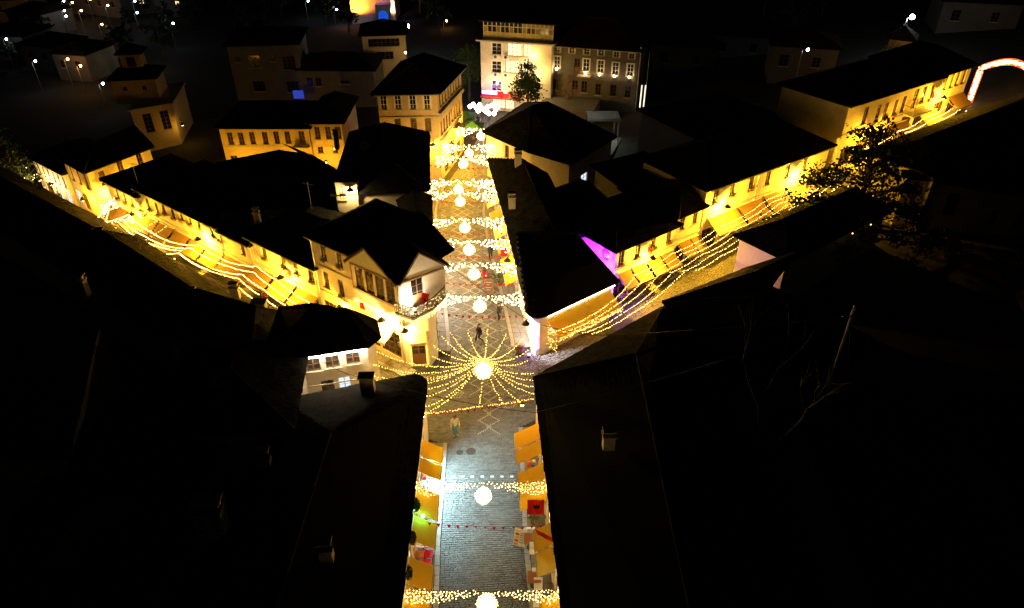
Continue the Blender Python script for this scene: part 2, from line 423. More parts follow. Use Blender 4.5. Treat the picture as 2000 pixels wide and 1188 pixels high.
def globe(c, r, label, ztop, m=None):
    r *= random.uniform(.93, 1.08); c = V(c)+V((random.uniform(-.08, .08), 0, random.uniform(-.08, .1)))
    g = thing('light_globe', label, 'light globe', c, group='glowing balls hanging along the main street')
    mb = MB().lathe(c, [(max(.001, r*.9*math.sin(math.pi*i/12)), -r*.9*math.cos(math.pi*i/12)) for i in range(11)]+[(r*.3, r*.88), (r*.17, r*1.1), (r*.1, r*1.4), (.004, r*1.55)], 18); smooth(part(mb, 'globe', GLOBE, g))
    pts = []
    for k in range(150):
        z = 1-2*(k+.5)/150; a = k*2.39996; q = math.sqrt(1-z*z)*r*random.uniform(.92, 1.2); pts.append((c[0]+q*math.cos(a), c[1]+q*math.sin(a), c[2]+z*r))
    for k in range(26): q = r*.32*(1-k/30); a = k*2.4; pts.append((c[0]+q*math.cos(a), c[1]+q*math.sin(a), c[2]+r*.95+k*.014))
    part(bulbs(pts, .035), 'bulbs', BULBW, g, 'stuff')
    part(MB().tube([(c[0], c[1], c[2]+r*.9), (c[0], c[1], ztop)], .01, 4), 'wire', CABLE, g); return g
def wall_lamp(fc, u, z, label, power, out=.95, col=SOD, glow=None, group='street lamps on wall brackets'):
    p = fc.P(u, z, out); t = thing('wall_lamp', label, 'wall lamp', p, group=group)
    part(MB().tube([fc.P(u, z+.15, 0), fc.P(u, z+.55, .15), fc.P(u, z+.6, out*.7), fc.P(u, z+.32, out)], .025, 6), 'bracket', IRON, t)
    part(MB().lathe(p, [(.06, .36), (.1, .3), (.3, .1), (.31, .06), (.27, .06), (.09, .26), (.05, .3)], 14), 'shade', IRON, t)
    smooth(part(MB().ball(p+V((0, 0, .05)), .12, 10, 6), 'bulb', glow or SODG, t))
    point(t, p+V((0, 0, -.2)), col, power*2.6, .1); return t
def flower_box(fc, u, z, label, group, wd=.6):
    t = thing('flower_box', label, 'flower box', fc.P(u, z), group=group)
    mb = MB()
    for k in range(5): mb.tube([fc.P(u-wd/2+wd*k/4, z, .02), fc.P(u-wd/2+wd*k/4, z, .24), fc.P(u-wd/2+wd*k/4, z+.26, .25)], .012, 4)
    mb.tube([fc.P(u-wd/2, z+.26, .25), fc.P(u+wd/2, z+.26, .25)], .014, 4); part(mb, 'iron_basket', IRON, t)
    part(MB().obox(fc.P(u-wd/2+.03, z+.02, .05), fc.d.to_3d()*(wd-.06), fc.n.to_3d()*.16, (0, 0, .15)), 'trough', TERRA, t)
    lf = MB()
    for k in range(40): leaf(lf, fc.P(u+random.uniform(-wd/2, wd/2), z+.17+random.random()*.25, .13+random.uniform(-.1, .12)), .07)
    part(lf, 'foliage', LEAF, t, 'stuff'); return t
def leaf(mb, p, s):
    a = V((random.gauss(0, 1), random.gauss(0, 1), random.gauss(0, 1))).normalized(); b = a.orthogonal().normalized()*s*.5; a = a*s; p = V(p)
    mb.add([p-a*.5, p+b*.9, p+a*.6, p-b*.9], [(0, 1, 2, 3)])
def bunting(a, b, label, n=12, sag=.25):
    t = thing('bunting', label, 'bunting', V(a), group='red pennant strings across the streets'); pts = cat(a, b, sag, 24)
    part(MB().tube(pts, .006, 4), 'cord', CABLE, t); d = (V(b)-V(a)).normalized()
    me = MB().add([(-.1, 0, 0), (.1, 0, 0), (0, .004, -.24), (-.1, .008, 0), (.1, .008, 0)], [(0, 1, 2), (4, 3, 2), (0, 3, 4, 1)]).mesh('pennant', RED)
    for i in range(n):
        f = (i+.5)/n; p = cat(a, b, sag, 100)[int(f*100)]; o = lpart(me, 'pennant', t, p-t.location, math.atan2(d.y, d.x)); o.rotation_euler[0] = random.uniform(-.4, .4)
    return t

# ================================================================== THE SETTING: ground, roads, pavements
gx = [-700, -60, -14, 8.6, 70, 700]; gm = MB()
gv = [(x, y, tz(x)-.08) for y in (-80, 30, 120, 900) for x in gx]
gm.add(gv, [(j*6+i, j*6+i+1, (j+1)*6+i+1, (j+1)*6+i) for j in range(3) for i in range(5)])
tag(single(gm, 'ground', EARTH, 'dark earth ground under the old town', 'ground'), kind='structure')
CLP = [(-.9, 6), (-1.3, 19.4), (-1.67, 25.5), (-1.9, 36), (-2.4, 43.3), (-3.0, 48), (-3.6, 52), (-4.25, 56), (-5, 61.5), (-5.3, 65), (-5.0, 70), (-4.3, 73), (-3.3, 77), (-2, 84), (-1.2, 94)]
def cl(y):
    for (x0, y0), (x1, y1) in zip(CLP[:-1], CLP[1:]):
        if y <= y1: return x0+(x1-x0)*(y-y0)/(y1-y0)
    return CLP[-1][0]
c0 = u2(795, 716); dl = az(-53); nl = V((-dl.y*1., 0)); nl = V((-.602, -.799)); inl = V((.602, .799))
a0 = u2(1205, 588); d53 = az(53); nr = V((.602, -.799)); inr = V((-.602, .799))
def Lp(u, o=0): return c0+dl*u+nl*o
def Rp(u, o=0): return a0+d53*u+nr*o
rb = MB()
def strip(mb, fL, fR, ss, dz):
    k = len(mb.v)
    for s_ in ss:
        a, b = fL(s_), fR(s_); mb.v += [(a[0], a[1], tz(a[0])+dz), (b[0], b[1], tz(b[0])+dz)]
    for i in range(len(ss)-1): mb.f.append((k+2*i, k+2*i+1, k+2*i+3, k+2*i+2))
frange = lambda a, b, n: [a+(b-a)*i/n for i in range(n+1)]
strip(rb, lambda y: (cl(y)-2.4, y), lambda y: (cl(y)+2.4, y), frange(5, 95, 60), -.045)
strip(rb, lambda u: Lp(u, 5.6), lambda u: Lp(u, .6), frange(-7.5, 58, 40), -.05)
strip(rb, lambda u: Rp(u, .6), lambda u: Rp(u, 5.4), frange(-14, 62, 40), -.055)
rb.add([(-10.5, 33, -.06), (1.5, 33, -.06), (3, 41.5, -.06), (-9, 41.5, -.06)], [(0, 1, 2, 3)])
road = tag(single(rb, 'road', ROADB, 'stone paved streets of the old bazaar', 'road'), kind='structure')
def stone(mb, x, y, dx, dy, ux, uy, z, h):       # a sett: half sizes dx,dy along u / v
    vx, vy = -uy, ux; i = .008
    B = [(-dx, -dy), (dx, -dy), (dx, dy), (-dx, dy)]; T = [(-dx+i, -dy+i), (dx-i, -dy+i), (dx-i, dy-i), (-dx+i, dy-i)]
    mb.add([(x+a*ux+b*vx, y+a*uy+b*vy, z-.05) for a, b in B]+[(x+a*ux+b*vx, y+a*uy+b*vy, z+h+random.uniform(-.003, .003)) for a, b in T],
           [(4, 5, 6, 7), (0, 1, 5, 4), (1, 2, 6, 5), (2, 3, 7, 6), (3, 0, 4, 7)])
def ramp(y, a, b, c, d): return 0 if y <= a or y >= d else ((y-a)/(b-a) if y < b else (1 if y < c else (d-y)/(d-c)))
def bandL(y): return 2.27+3.4*ramp(y, 32.6, 34., 39.2, 40.6)
def bandR(y): return 2.27+1.8*ramp(y, 34., 35.2, 40, 42.6)
cob = MB(); single_stones = []
y = 11.0; nsing = 0
while y < 84:
    far = y > 46; dy = .135 if not far else .17; h = 2.27
    x0, x1 = cl(y)-bandL(y), cl(y)+bandR(y)
    t = (cl(y+.5)-cl(y-.5)); L = math.hypot(1, t); ux, uy = 1/L, -t/L
    x = x0
    while x < x1-.06:
        wd = min(random.uniform(.16, .34)*(1.25 if far else 1), x1-x)
        if x < cl(y)-.03 < x+wd and not far: wd = max(.09, cl(y)-x)
        yy = y+(x-cl(y))*uy/ux
        if 20.75 < y and nsing < 300:
            single_stones.append((x+wd/2, yy, wd/2-.006, dy/2-.006, ux, uy, random.uniform(-.012, .008))); nsing += 1
        else: stone(cob, x+wd/2, yy, wd/2-.006, dy/2-.006, ux, uy, 0, random.uniform(-.012, .008))
        x += wd
    y += dy
for Pf, ua, ub, o0, o1, d_, n_ in ((Lp, -6, 50, 1., 5.2, dl, nl), (Rp, -12, 50, 1., 4.9, d53, nr)):
    u = ua
    while u < ub:
        o = o0
        while o < o1-.06:
            wd = min(random.uniform(.2, .42), o1-o); p = Pf(u, o+wd/2)
            if not -bandL(p.y)-.15 < p.x-cl(p.y) < bandR(p.y)+.15: stone(cob, p.x, p.y, wd/2-.008, .085, n_.x, n_.y, tz(p.x), random.uniform(-.012, .008))
            o += wd
        u += .185
tag(part(cob, 'cobbles', COBBLE, road), kind='stuff')
_sm = {}
for x, yy, dx, dy, ux, uy, h in single_stones:
    k = round(dx/.02)
    if k not in _sm:
        mb = MB(); stone(mb, 0, 0, k*.02-.002, dy, 1, 0, 0, 0); _sm[k] = mb.mesh('paving_sett', COBBLE)
    lpart(_sm[k], 'paving_sett', road, (x, yy, h), math.atan2(uy, ux))
# inlaid diamond lattice of pale setts down the middle of the street, and a row of white setts
inl_ = MB()
def inl_line(p, q, st=.13):
    p, q = V(p), V(q); L = (q-p).length; n = max(1, int(L/st)); d = (q-p)/L
    for i in range(n+1): c = p+d*L*i/n; stone(inl_, c.x, c.y, .042, .042, 1, 0, tz(c.x), .014)
def lat(x, y): return (cl(y)+x+.25, y)
yy = 33.5; cell = 1.25
while yy < 72:
    if True:
        for k in ((-1, 0) if yy > 37 else (0,)):
            xc = (k*.95+.475) if yy > 37 else .1
            inl_line(lat(xc-.475-.2, yy), lat(xc+.1, yy+cell*.5)); inl_line(lat(xc+.1, yy+cell*.5), lat(xc-.475-.2, yy+cell))
            inl_line(lat(xc+.475+.2, yy), lat(xc-.1, yy+cell*.5)); inl_line(lat(xc-.1, yy+cell*.5), lat(xc+.475+.2, yy+cell))
        if yy > 36:
            for sx in (-1.85, 1.75): inl_line(lat(sx-.2, yy), lat(sx+.2, yy+.3)); inl_line(lat(sx+.2, yy+.3), lat(sx-.2, yy+.62))
    yy += cell
def chain(p, q, w, n):
    p, q = V(p), V(q); d = (q-p)/n; m = V((-d.y, d.x)).normalized()*w
    for k in range(n):
        a, c = p+d*k, p+d*(k+1); b = (a+c)/2
        for sg in (1, -1): inl_line(a, b+m*sg); inl_line(b+m*sg, c)
chain(u2(905, 768), u2(838, 790), .3, 3); chain(u2(985, 796), u2(1036, 772), .32, 2); chain(u2(880, 735), u2(760, 742), .3, 5); chain(u2(985, 735), u2(1028, 706), .3, 3)
tag(part(inl_, 'inlay_setts', COBBLEP, road), kind='stuff')
wst = MB(); stone(wst, 0, 0, .1, .07, 1, 0, 0, .012); wme = wst.mesh('white_sett', COBBLEW)
for k in range(9): p = un(846+k*19.2, 931, 0); lpart(wme, 'white_sett', road, (p.x, p.y, 0), 0)
for (px, py, r) in ((920, 882, .3), (898, 884, .22)):
    p = un(px, py); md = MB().lathe((0, 0, 0), [(r, -.03), (r, .012), (r-.03, .016), (.001, .016)], 20); lpart(md.mesh('manhole_cover', IRON), 'manhole_cover', road, p)
# pavements with kerb stones
pavm = MB().box(-.29, -.14, -.1, .29, .14, .125); km = pavm.mesh('kerb_stone', KERB)
def pavement(name, label, fK, fW, ss):
    mb = MB(); strip(mb, fK, fW, ss, .09); o = tag(single(mb, name, ROADB, label, 'pavement'), kind='structure'); fl = MB()
    L = sum((V(fK(b))-V(fK(a))).length for a, b in zip(ss[:-1], ss[1:])); n = max(1, int(L/.6))
    for i in range(n):
        s0 = ss[0]+(ss[-1]-ss[0])*(i+.5)/n; e = (ss[-1]-ss[0])*.5/n
        a, b = V(fK(s0-e)), V(fK(s0+e)); m = (a+b)/2; d = b-a
        lpart(km, 'kerb_stone', o, (m.x, m.y, tz(m.x)), math.atan2(d.y, d.x))
        ww = V(fW(s0)); g = (ww-m); gl = g.length; gd = g/gl; q = .16
        while q < gl-.1:
            wd = min(random.uniform(.4, .7), gl-q); c = m+gd*(q+wd/2); d_ = d.normalized()
            stone(fl, c.x, c.y, d.length/2-.008, wd/2-.008, d_.x, d_.y, tz(c.x)+.13, random.uniform(-.004, .004)); q += wd
    tag(part(fl, 'flagstones', PAVE, o), kind='stuff')
pavement('pavement_near_left', 'narrow flagged pavement under the awnings on the left of the main street', lambda s: (cl(s)-2.42, s), lambda s: (cl(s)-3.75, s), frange(11, 32.6, 24))
pavement('pavement_near_right', 'flagged pavement with cafe tables on the right of the main street', lambda s: (cl(s)+2.42, s), lambda s: (cl(s)+4.15, s), frange(11, 34, 26))
pavement('pavement_upper_right', 'flagged pavement below the shops of the upper main street', lambda s: (cl(s)+2.42, s), lambda s: (cl(s)+3.8, s), frange(42.5, 68, 30))
pavement('pavement_upper_left', 'flagged pavement on the other side of the upper main street', lambda s: (cl(s)-2.42, s), lambda s: (cl(s)-3.6, s), frange(42, 72, 30))
pavement('pavement_left_street', 'flagged pavement along the yellow shops of the falling side street', lambda s: Lp(s, .95), lambda s: Lp(s, 0), frange(-1, 48, 40))
pavement('pavement_right_street', 'flagged pavement along the awnings of the climbing side street', lambda s: Rp(s, .95), lambda s: Rp(s, 0), frange(-6, 48, 40))

# ================================================================== BUILDINGS
def row(pxs, w, h, k='plain'): return [(x, y, w, h, k) for x, y in pxs]
# ---- corner building with two gables
W = Lp(4.75); A = Lp(0); Bc = u2(843, 712); C2 = u2(868, 527, 6.9); Dd = V((-6.0, 46.8)); W2 = Lp(4.75)+inl*6.6
E_, ef = building('corner_house', 'cream corner house with two plaster gables, balcony and street door', 'house', [W, A, Bc, V((-5.45, 41.6)), Dd, W2], 4.6,
    {0: [('u', 1.2, 1.55, 1.9, 2.1, 'shop'), ('u', 3.3, 1.55, 2.0, 2.1, 'shop')], 1: [('u', .95, 1.2, .95, 2.3, 'door')], 3: [('u', 2.4, 1.6, 2.4, 2., 'shop')]}, doroof=False)
UZ = 7.35
uf = walls(E_, [W, A, C2, Dd, W2], 4.6, UZ,
    {0: [('u', .8+1.02*i, 6.05, .85, 1.8, 'plain') for i in range(4)],
     1: [('u', 1.4, 5.88, .95, 2.2, 'door')], 2: [('u', 1.5, 6, .8, 1.5, 'plain'), ('u', 3.4, 6, .8, 1.5, 'plain')]}, PLASTERW, 'upper_wall')
fl_, fr_ = uf[0], uf[1]
ev = [W+inl*.5-dl*.0, A+inl*.5, C2+V((-.3, .55)), Dd+V((.3, .2)), W2]; roof(E_, ev, UZ, Lp(3.6)+inl*3.8, V((-6.9, 44.8)), 8.75)
WG, wgf = building('corner_wing', 'three-storey yellow wing joining the corner house to the row', 'house', [Lp(8.85), Lp(4.8), Lp(4.8)+inl*6.6, Lp(8.85)+inl*6.6], 7.85,
    {0: [(631, 492, .6, 1.5, 'plain'), (662, 506, .6, 1.5, 'plain'), (637, 547, .6, 1.4, 'plain'), (666, 563, .6, 1.4, 'plain'), ('u', 1.1, 1.4, 1.6, 2.1, 'shop'), ('u', 3.0, 1.4, 1.6, 2.1, 'shop')]}, over=.35, rise=1.4)
def gable(root, fc, ul, up, ur, zl_, zp, zr_, depth):
    mb = MB(); t = .12; f = .35
    Lf, Pf, Rf = fc.P(ul, zl_, f), fc.P(up, zp, f), fc.P(ur, zr_, f); back = -fc.n.to_3d()*(depth+f)
    rm = MB(); sl = MB()
    for p, q in ((Lf, Pf), (Pf, Rf)):
        n_ = (q-p).cross(back).normalized(); n_ = n_ if n_.z > 0 else -n_
        rm.hexa([p, q, q+back, p+back, p+n_*t, q+n_*t, q+back+n_*t, p+back+n_*t])
    slates(sl, [Lf+back+V((0, 0, t+.02)), Lf+V((0, 0, t+.02)), Pf+V((0, 0, t+.02)), Pf+back+V((0, 0, t+.02))])
    slates(sl, [Rf+V((0, 0, t+.02)), Rf+back+V((0, 0, t+.02)), Pf+back+V((0, 0, t+.02)), Pf+V((0, 0, t+.02))])
    r = part(rm, 'gable_roof', ROOFB, root); part(sl, 'slate', SLATE, r, 'stuff')
    g = MB(); a, b, c = fc.P(ul+.28, UZ-.04, .012), fc.P(ur-.28, UZ-.04, .012), fc.P(up, zp-.12, .012)
    zla = zl_+.0; g.add([fc.P(ul+.28, UZ-.06, .012), fc.P(ur-.28, UZ-.06, .012), fc.P(ur-.28, max(UZ, zr_+.1), .012), c, fc.P(ul+.28, max(UZ, zl_+.1), .012)], [(0, 1, 2, 3, 4)])
    part(g, 'gable_wall', PLASTERW, root)
    bb = MB()
    for p, q in ((Lf, Pf), (Pf, Rf)): bb.obox(p+V((0, 0, -.12)), q-p, fc.n.to_3d()*.03, (0, 0, .1))
    part(bb, 'barge_board', WOOD, root)
g1 = [fl_.hit(671, 504, .35), fl_.hit(710, 485, .35), fl_.hit(759, 543, .35)]
gable(E_, fl_, -.15, g1[1][0], fl_.L+.15, 7.2, g1[1][1], 7.15, 5.5)
g2 = [fr_.hit(818, 493, .35), fr_.hit(876, 517, .35)]
gable(E_, fr_, -.1, g2[0][0], fr_.L+.2, 7.15, max(8.3, g2[0][1]), 7.25, 5)
for fc, zz in ((fl_, 7.0), (fr_, 7.02)):
    part(MB().obox(fc.P(.02, zz, 0), fc.d.to_3d()*(fc.L-.04), fc.n.to_3d()*.07, (0, 0, .12)), 'timber_beam', WOODL, E_)
part(MB().obox(fl_.P(.02, 4.98, 0), fl_.d.to_3d()*(fl_.L-.04), fl_.n.to_3d()*.07, (0, 0, .12)), 'timber_beam', WOODL, E_)
for u in (.03, fl_.L-.14): part(MB().obox(fl_.P(u, 5.1, 0), fl_.d.to_3d()*.12, fl_.n.to_3d()*.065, (0, 0, 1.9)), 'timber_post', WOODL, E_)
drainpipe(WG, wgf[0], .12, 0, 7.8); drainpipe(E_, fl_, fl_.L-.12, 0, 7.2); eave_light_gutter(WG, wgf[0], 7.85, .36)
# string courses
for zz in (5.55, 3.28): part(MB().obox(wgf[0].P(.02, zz, 0), wgf[0].d.to_3d()*4, wgf[0].n.to_3d()*.06, (0, 0, .09)), 'string_course', TRIM, WG)
# balcony deck, railing with its own lights
bp = [fr_.P(.15, 4.6, 0), u2(772, 613, 4.7).to_3d(), u2(807, 624, 4.7).to_3d(), u2(846, 604, 4.7).to_3d(), u2(869, 582, 4.7).to_3d(), fr_.P(fr_.L-.05, 4.6, -.05)]
bpl = [V((p.x, p.y)) for p in bp]
part(MB().prism(bpl, 4.56, 4.72), 'balcony_deck', TRIM, E_)
rl = MB()
for zz in (4.8, 5.62): rl.tube([(p.x, p.y, zz) for p in bpl], .04, 5)
for a, b in zip(bpl[:-1], bpl[1:]):
    n = max(2, int((b-a).length/.13))
    for i in range(n+1): p = a.lerp(b, i/n); rl.tube([(p.x, p.y, 4.72), (p.x, p.y, 5.62)], .02, 4)
part(rl, 'balcony_railing', IRON, E_)
t = thing('light_net', 'net of tiny white and amber lights wound on the balcony railing', 'string lights', (bpl[2].x, bpl[2].y, 5)); pts = []
for a, b in zip(bpl[:-1], bpl[1:]):
    for i in range(int((b-a).length/.05)):
        p = a.lerp(b, random.random()); pts.append((p.x, p.y, random.uniform(4.75, 5.62)))
part(bulbs(random.sample(pts, min(120, len(pts))), .02), 'bulbs', BULBW, t, 'stuff')
t = thing('icicle_lights', 'fringe of icicle lights under the corner house balcony', 'string lights', (bpl[2].x, bpl[2].y, 4.5)); pts = []
for a, b in zip(bpl[:-1], bpl[1:]):
    for i in range(int((b-a).length/.09)):
        p = a.lerp(b, i*.09/(b-a).length)
        for j in range(random.randint(1, 5)): pts.append((p.x, p.y, 4.54-j*.09))
part(bulbs(pts, .026), 'bulbs', BULBW, t, 'stuff')
t = thing('icicle_lights', 'fringe of icicle lights along the shop cornice left of the balcony', 'string lights', fl_.P(2, 3.3)); pts = []
for i in range(75):
    for j in range(random.randint(1, 4)): pts.append(fl_.P(.1+i*.06, 4.1-j*.09, .12))
part(bulbs(pts, .026), 'bulbs', BULBW, t, 'stuff')
t = thing('door_garland', 'garland of fairy lights framing the corner house door', 'string lights', ef[1].P(.9, .1, .1)); pts = []; f1 = ef[1]
for i in range(28): pts += [f1.P(.38, .1+i*.09, .08), f1.P(1.52, .1+i*.09, .08)]
for i in range(14): pts.append(f1.P(.38+i*.085, 2.5+.1*math.sin(i), .08))
part(bulbs(pts, .025), 'bulbs', BULB, t, 'stuff')
ORD = ['first', 'second', 'third', 'fourth', 'fifth', 'sixth', 'seventh', 'eighth', 'ninth']
# ---- left row
def deep(u0, u1, d=7.): return [Lp(u1), Lp(u0), Lp(u0)+inl*d, Lp(u1)+inl*d]
GF = '; flower boxes'
def shops(fc, z0, n, w=2.2, h=2.0, zc=None):
    return [('u', fc*(i+.5)/n, (zc or z0+1.35), w, h, 'shop') for i in range(n)]
F1, f1f = building('row_house', 'yellow row house with four upper windows next to the corner house', 'house', deep(8.9, 16.9), 5.1,
    {0: row([(515, 491), (552, 509), (577, 521), (607, 536)], .6, 1.4)+shops(8, -.3, 3, 2.1, 1.9)}, over=.4)
F2b, f2bf = building('row_house', 'narrow yellow row house with a single upper window', 'house', deep(16.95, 21.2), 4.3, {0: row([(471, 476)], .6, 1.3)+shops(4.25, -.6, 2, 1.6, 1.8)}, over=.35)
F2a, f2af = building('row_house', 'long yellow row house with nine flower-boxed upper windows', 'house', deep(21.25, 33.9), 4.55,
    {0: row([(289, 399), (307, 408), (319, 407), (337, 416), (353, 420), (370, 428), (388, 436), (414, 451), (427, 459)], .55, 1.25)+shops(12.6, -1., 5, 2.0, 1.8)}, over=.4)
F3, f3f = building('row_house', 'low yellow row house with four small upper windows by the street bend', 'house', deep(34., 40.2), 3.65,
    {0: row([(229, 380), (244, 388), (258, 396), (273, 403)], .55, 1.1)+shops(6.2, -1.5, 3, 1.5, 1.7)}, over=.35)
gl_, gc_, gr_ = Lp(48.9, -.1), Lp(43.6, .1), u2(292, 290, 3.55)
G_, gf = building('bend_house', 'yellow house at the street bend with hipped slate roof', 'house', [gl_, gc_, gr_, gr_+V((-4.2, 5.5))], 3.6,
    {0: row([(140, 339), (154, 346), (168, 354)], .5, 1.6)+[('u', 2.4, -.6, 1.2, 1.9, 'door'), ('u', .9, -.4, 1.2, 1.4, 'cool')], 1: row([(201, 348), (236, 327), (273, 310)], .65, 1.5)}, over=.45, rise=1.4)
H_, hf = building('shop_row', 'low pinkish plaster shop row beyond the bend house', 'house', [Lp(56.5, .2), Lp(49.2, .2), Lp(49.2)+inl*6, Lp(56.5)+inl*6], 1.9,
    {0: [('u', .8+1.15*i, .75, .5, 1.2, 'plain') for i in range(6)]+[('u', 6.3, -1.3, 1.0, 1.5, 'cool'), ('u', 4.2, -1.3, 1.2, 1.5, 'lit'), ('u', 2, -1.3, 1.6, 1.5, 'shop')]}, PLASTERW, over=.35)
for root, fcs, ze in ((F1, f1f, 5.1), (F2a, f2af, 4.55), (F2b, f2bf, 4.3), (F3, f3f, 3.65)):
    eave_light_gutter(root, fcs[0], ze, .4); drainpipe(root, fcs[0], fcs[0].L-.1, tz(fcs[0].B.x)+.1, ze)
for fc, root, z in ((f1f[0], F1, 2.75), (f2af[0], F2a, 2.2), (f2bf[0], F2b, 2.2)):
    part(MB().obox(fc.P(.02, z), fc.d.to_3d()*(fc.L-.04), fc.n.to_3d()*.07, (0, 0, .1)), 'string_course', TRIM, root)
for fc, pl_, nm, sz in ((f1f[0], [(515, 491), (552, 509), (577, 521), (607, 536)], 'the row house beside the corner house', .8), (f2af[0], [(289, 399), (307, 408), (319, 407), (337, 416), (353, 420), (370, 428), (388, 436), (414, 451), (427, 459)], 'the long row house with nine windows', .68), (f3f[0], [(229, 380), (244, 388), (258, 396), (273, 403)], 'the low row house by the street bend', .6), (wgf[0], [(631, 492), (662, 506), (666, 563)], 'the three-storey wing', .8)):
    for k_, (px, py) in enumerate(pl_):
        u, z = fc.hit(px, py); flower_box(fc, u, z-sz, ['iron flower box under the top wing window toward the bend', 'iron flower box under the top wing window beside the gable', 'iron flower box under the middle-floor wing window'][k_] if fc is wgf[0] else 'iron flower box, '+ORD[k_]+' from the bend, on '+nm, 'flower boxes of '+nm)
# ---- blocks behind the left row
building('inner_house', 'dark slate-roofed house behind the long yellow row', 'house', [V((-11.2, 52.8)), V((-9.2, 56)), V((-20.5, 68.5)), V((-28.6, 66.8))], 4.2, rise=1.9)
building('inner_house', 'dark house with its eave over the street above the corner house', 'house', [u2(800, 447, 6), u2(843, 447, 6)+V((-.3, .2)), u2(843, 388, 6)+V((-.3, 0)), u2(780, 388, 6)], 6., {0: []}, over=.3, rise=1.1)
q3 = [u2(655, 378, 7), u2(838, 372, 7)+V((-.4, .3)), u2(838, 262, 7)+V((-.4, 0)), u2(690, 262, 7)]
Q3, q3f = building('inner_house', 'big dark slate-roofed house with a satellite dish on its roof', 'house', q3, 6.9, {1: [('u', 3+2.6*i, 4.6, .8, 1.5, 'plain') for i in range(4)]}, over=.4, rise=2.4)
building('inner_house', 'low dark house with slate roof behind the row house with four windows', 'house', [Lp(9)+inl*7.3, V((-7.2, 49.6)), V((-8, 54)), V((-11, 53.2))], 5., over=.3, rise=1.2)
# ---- yellow house across the back lane
I1, i1f = building('lane_house', 'long yellow house across the back lane with glittering windows', 'house', [u2(427, 250, 5), u2(602, 250, 5), u2(602, 250, 5)+V((0, 8)), u2(427, 250, 5)+V((0, 8))], 5.,
    {0: row([(450, 271), (471, 271), (493, 270), (518, 270), (540, 269), (562, 269)], .62, 1.35)+[(590, 270, .65, 1.6, 'door'), ('u', .9+1.6*0, 1.3, .8, 1.0, 'plain'), ('u', 3.2, 1.3, .8, 1.0, 'plain'), ('u', 5.5, 1.3, .8, 1.0, 'plain')]}, OCHRE, rise=1.6)
I2, i2f = building('lane_house', 'taller yellow house with three windows joined to the lane house', 'house', [u2(603, 250, 5)+V((.08, 0)), u2(668, 250, 5), u2(668, 250, 5)+V((0, 8)), u2(603, 250, 5)+V((.08, 8))], 5.55,
    {0: row([(620, 260), (641, 260), (661, 260)], .62, 1.4)+[(626, 293, .6, .8, 'plain'), (655, 293, .6, .8, 'plain')]}, OCHRE, rise=1.3)
for r_, f_ in ((I1, i1f[0]), (I2, i2f[0])): part(MB().obox(f_.P(.02, 2.85), f_.d.to_3d()*(f_.L-.04), f_.n.to_3d()*.06, (0, 0, .09)), 'string_course', TRIM, r_)
bu, bz = i1f[0].hit(590, 281); bd = MB(); bd.obox(i1f[0].P(bu-.9, 2.95), i1f[0].d.to_3d()*1.8, i1f[0].n.to_3d()*.8, (0, 0, .1)); part(bd, 'balcony_deck', TRIM, I1)
br = MB()
for k in range(15): br.tube([i1f[0].P(bu-.88+k*.125, 3.05, .76), i1f[0].P(bu-.88+k*.125, 3.8, .76)], .012, 4)
br.tube([i1f[0].P(bu-.88, 3.8, .02), i1f[0].P(bu-.88, 3.8, .76), i1f[0].P(bu+.88, 3.8, .76), i1f[0].P(bu+.88, 3.8, .02)], .02, 4); part(br, 'balcony_railing', IRON, I1)
# ---- tall yellow house on the upper street
JZ = 9.6; jq = [u2(736, 184, JZ), u2(853, 182, JZ), u2(900, 134, JZ), u2(900, 134, JZ)+V((-6.6, 1.5))]
J_, jf = building('tall_house', 'tall three-storey yellow house on the upper street with wooden hipped roof', 'house', jq, JZ,
    {0: row([(749, 200), (777, 200), (806, 200), (834, 200)], .65, 1.5, 'trim')+row([(749, 244), (777, 244), (808, 244), (836, 244)], .65, 1.4)+row([(836, 275), (808, 275)], .65, 1.3),
     1: [('u', .9+.98*i, 8.5, .5, 1.3, 'plain') for i in range(9)]+[('u', .9+.98*i, 5.6, .5, 1.4, 'plain') for i in range(9)]+[('u', .9+.98*i, 3.1, .5, 1.3, 'plain') for i in range(9) if i % 2 == 0]+[('u', 2+2.4*i, 1.0, 1.4, 1.8, 'shop') for i in range(4)]}, OCHRE, over=.5, rise=2.2, rm=TILE, dh=.36,
    bands=((0, 7.05, .12), (1, 7.05, .3), (0, 4.3, .08), (1, 4.3, .08)))
eave_light_gutter(J_, jf[0], JZ, .5); eave_light_gutter(J_, jf[1], JZ, .5)
jb = MB(); jb.obox(jf[1].P(5, 4.0), jf[1].d.to_3d()*1.8, jf[1].n.to_3d()*.9, (0, 0, .12)); part(jb, 'balcony_deck', WOOD, J_)
jr = MB(); 
for k in range(12): jr.tube([jf[1].P(5.05+k*.155, 4.1, .86), jf[1].P(5.05+k*.155, 4.9, .86)], .015, 4)
jr.tube([jf[1].P(5.05, 4.9, .02), jf[1].P(5.05, 4.9, .86), jf[1].P(6.75, 4.9, .86), jf[1].P(6.75, 4.9, .02)], .025, 4); part(jr, 'balcony_railing', IRON, J_)
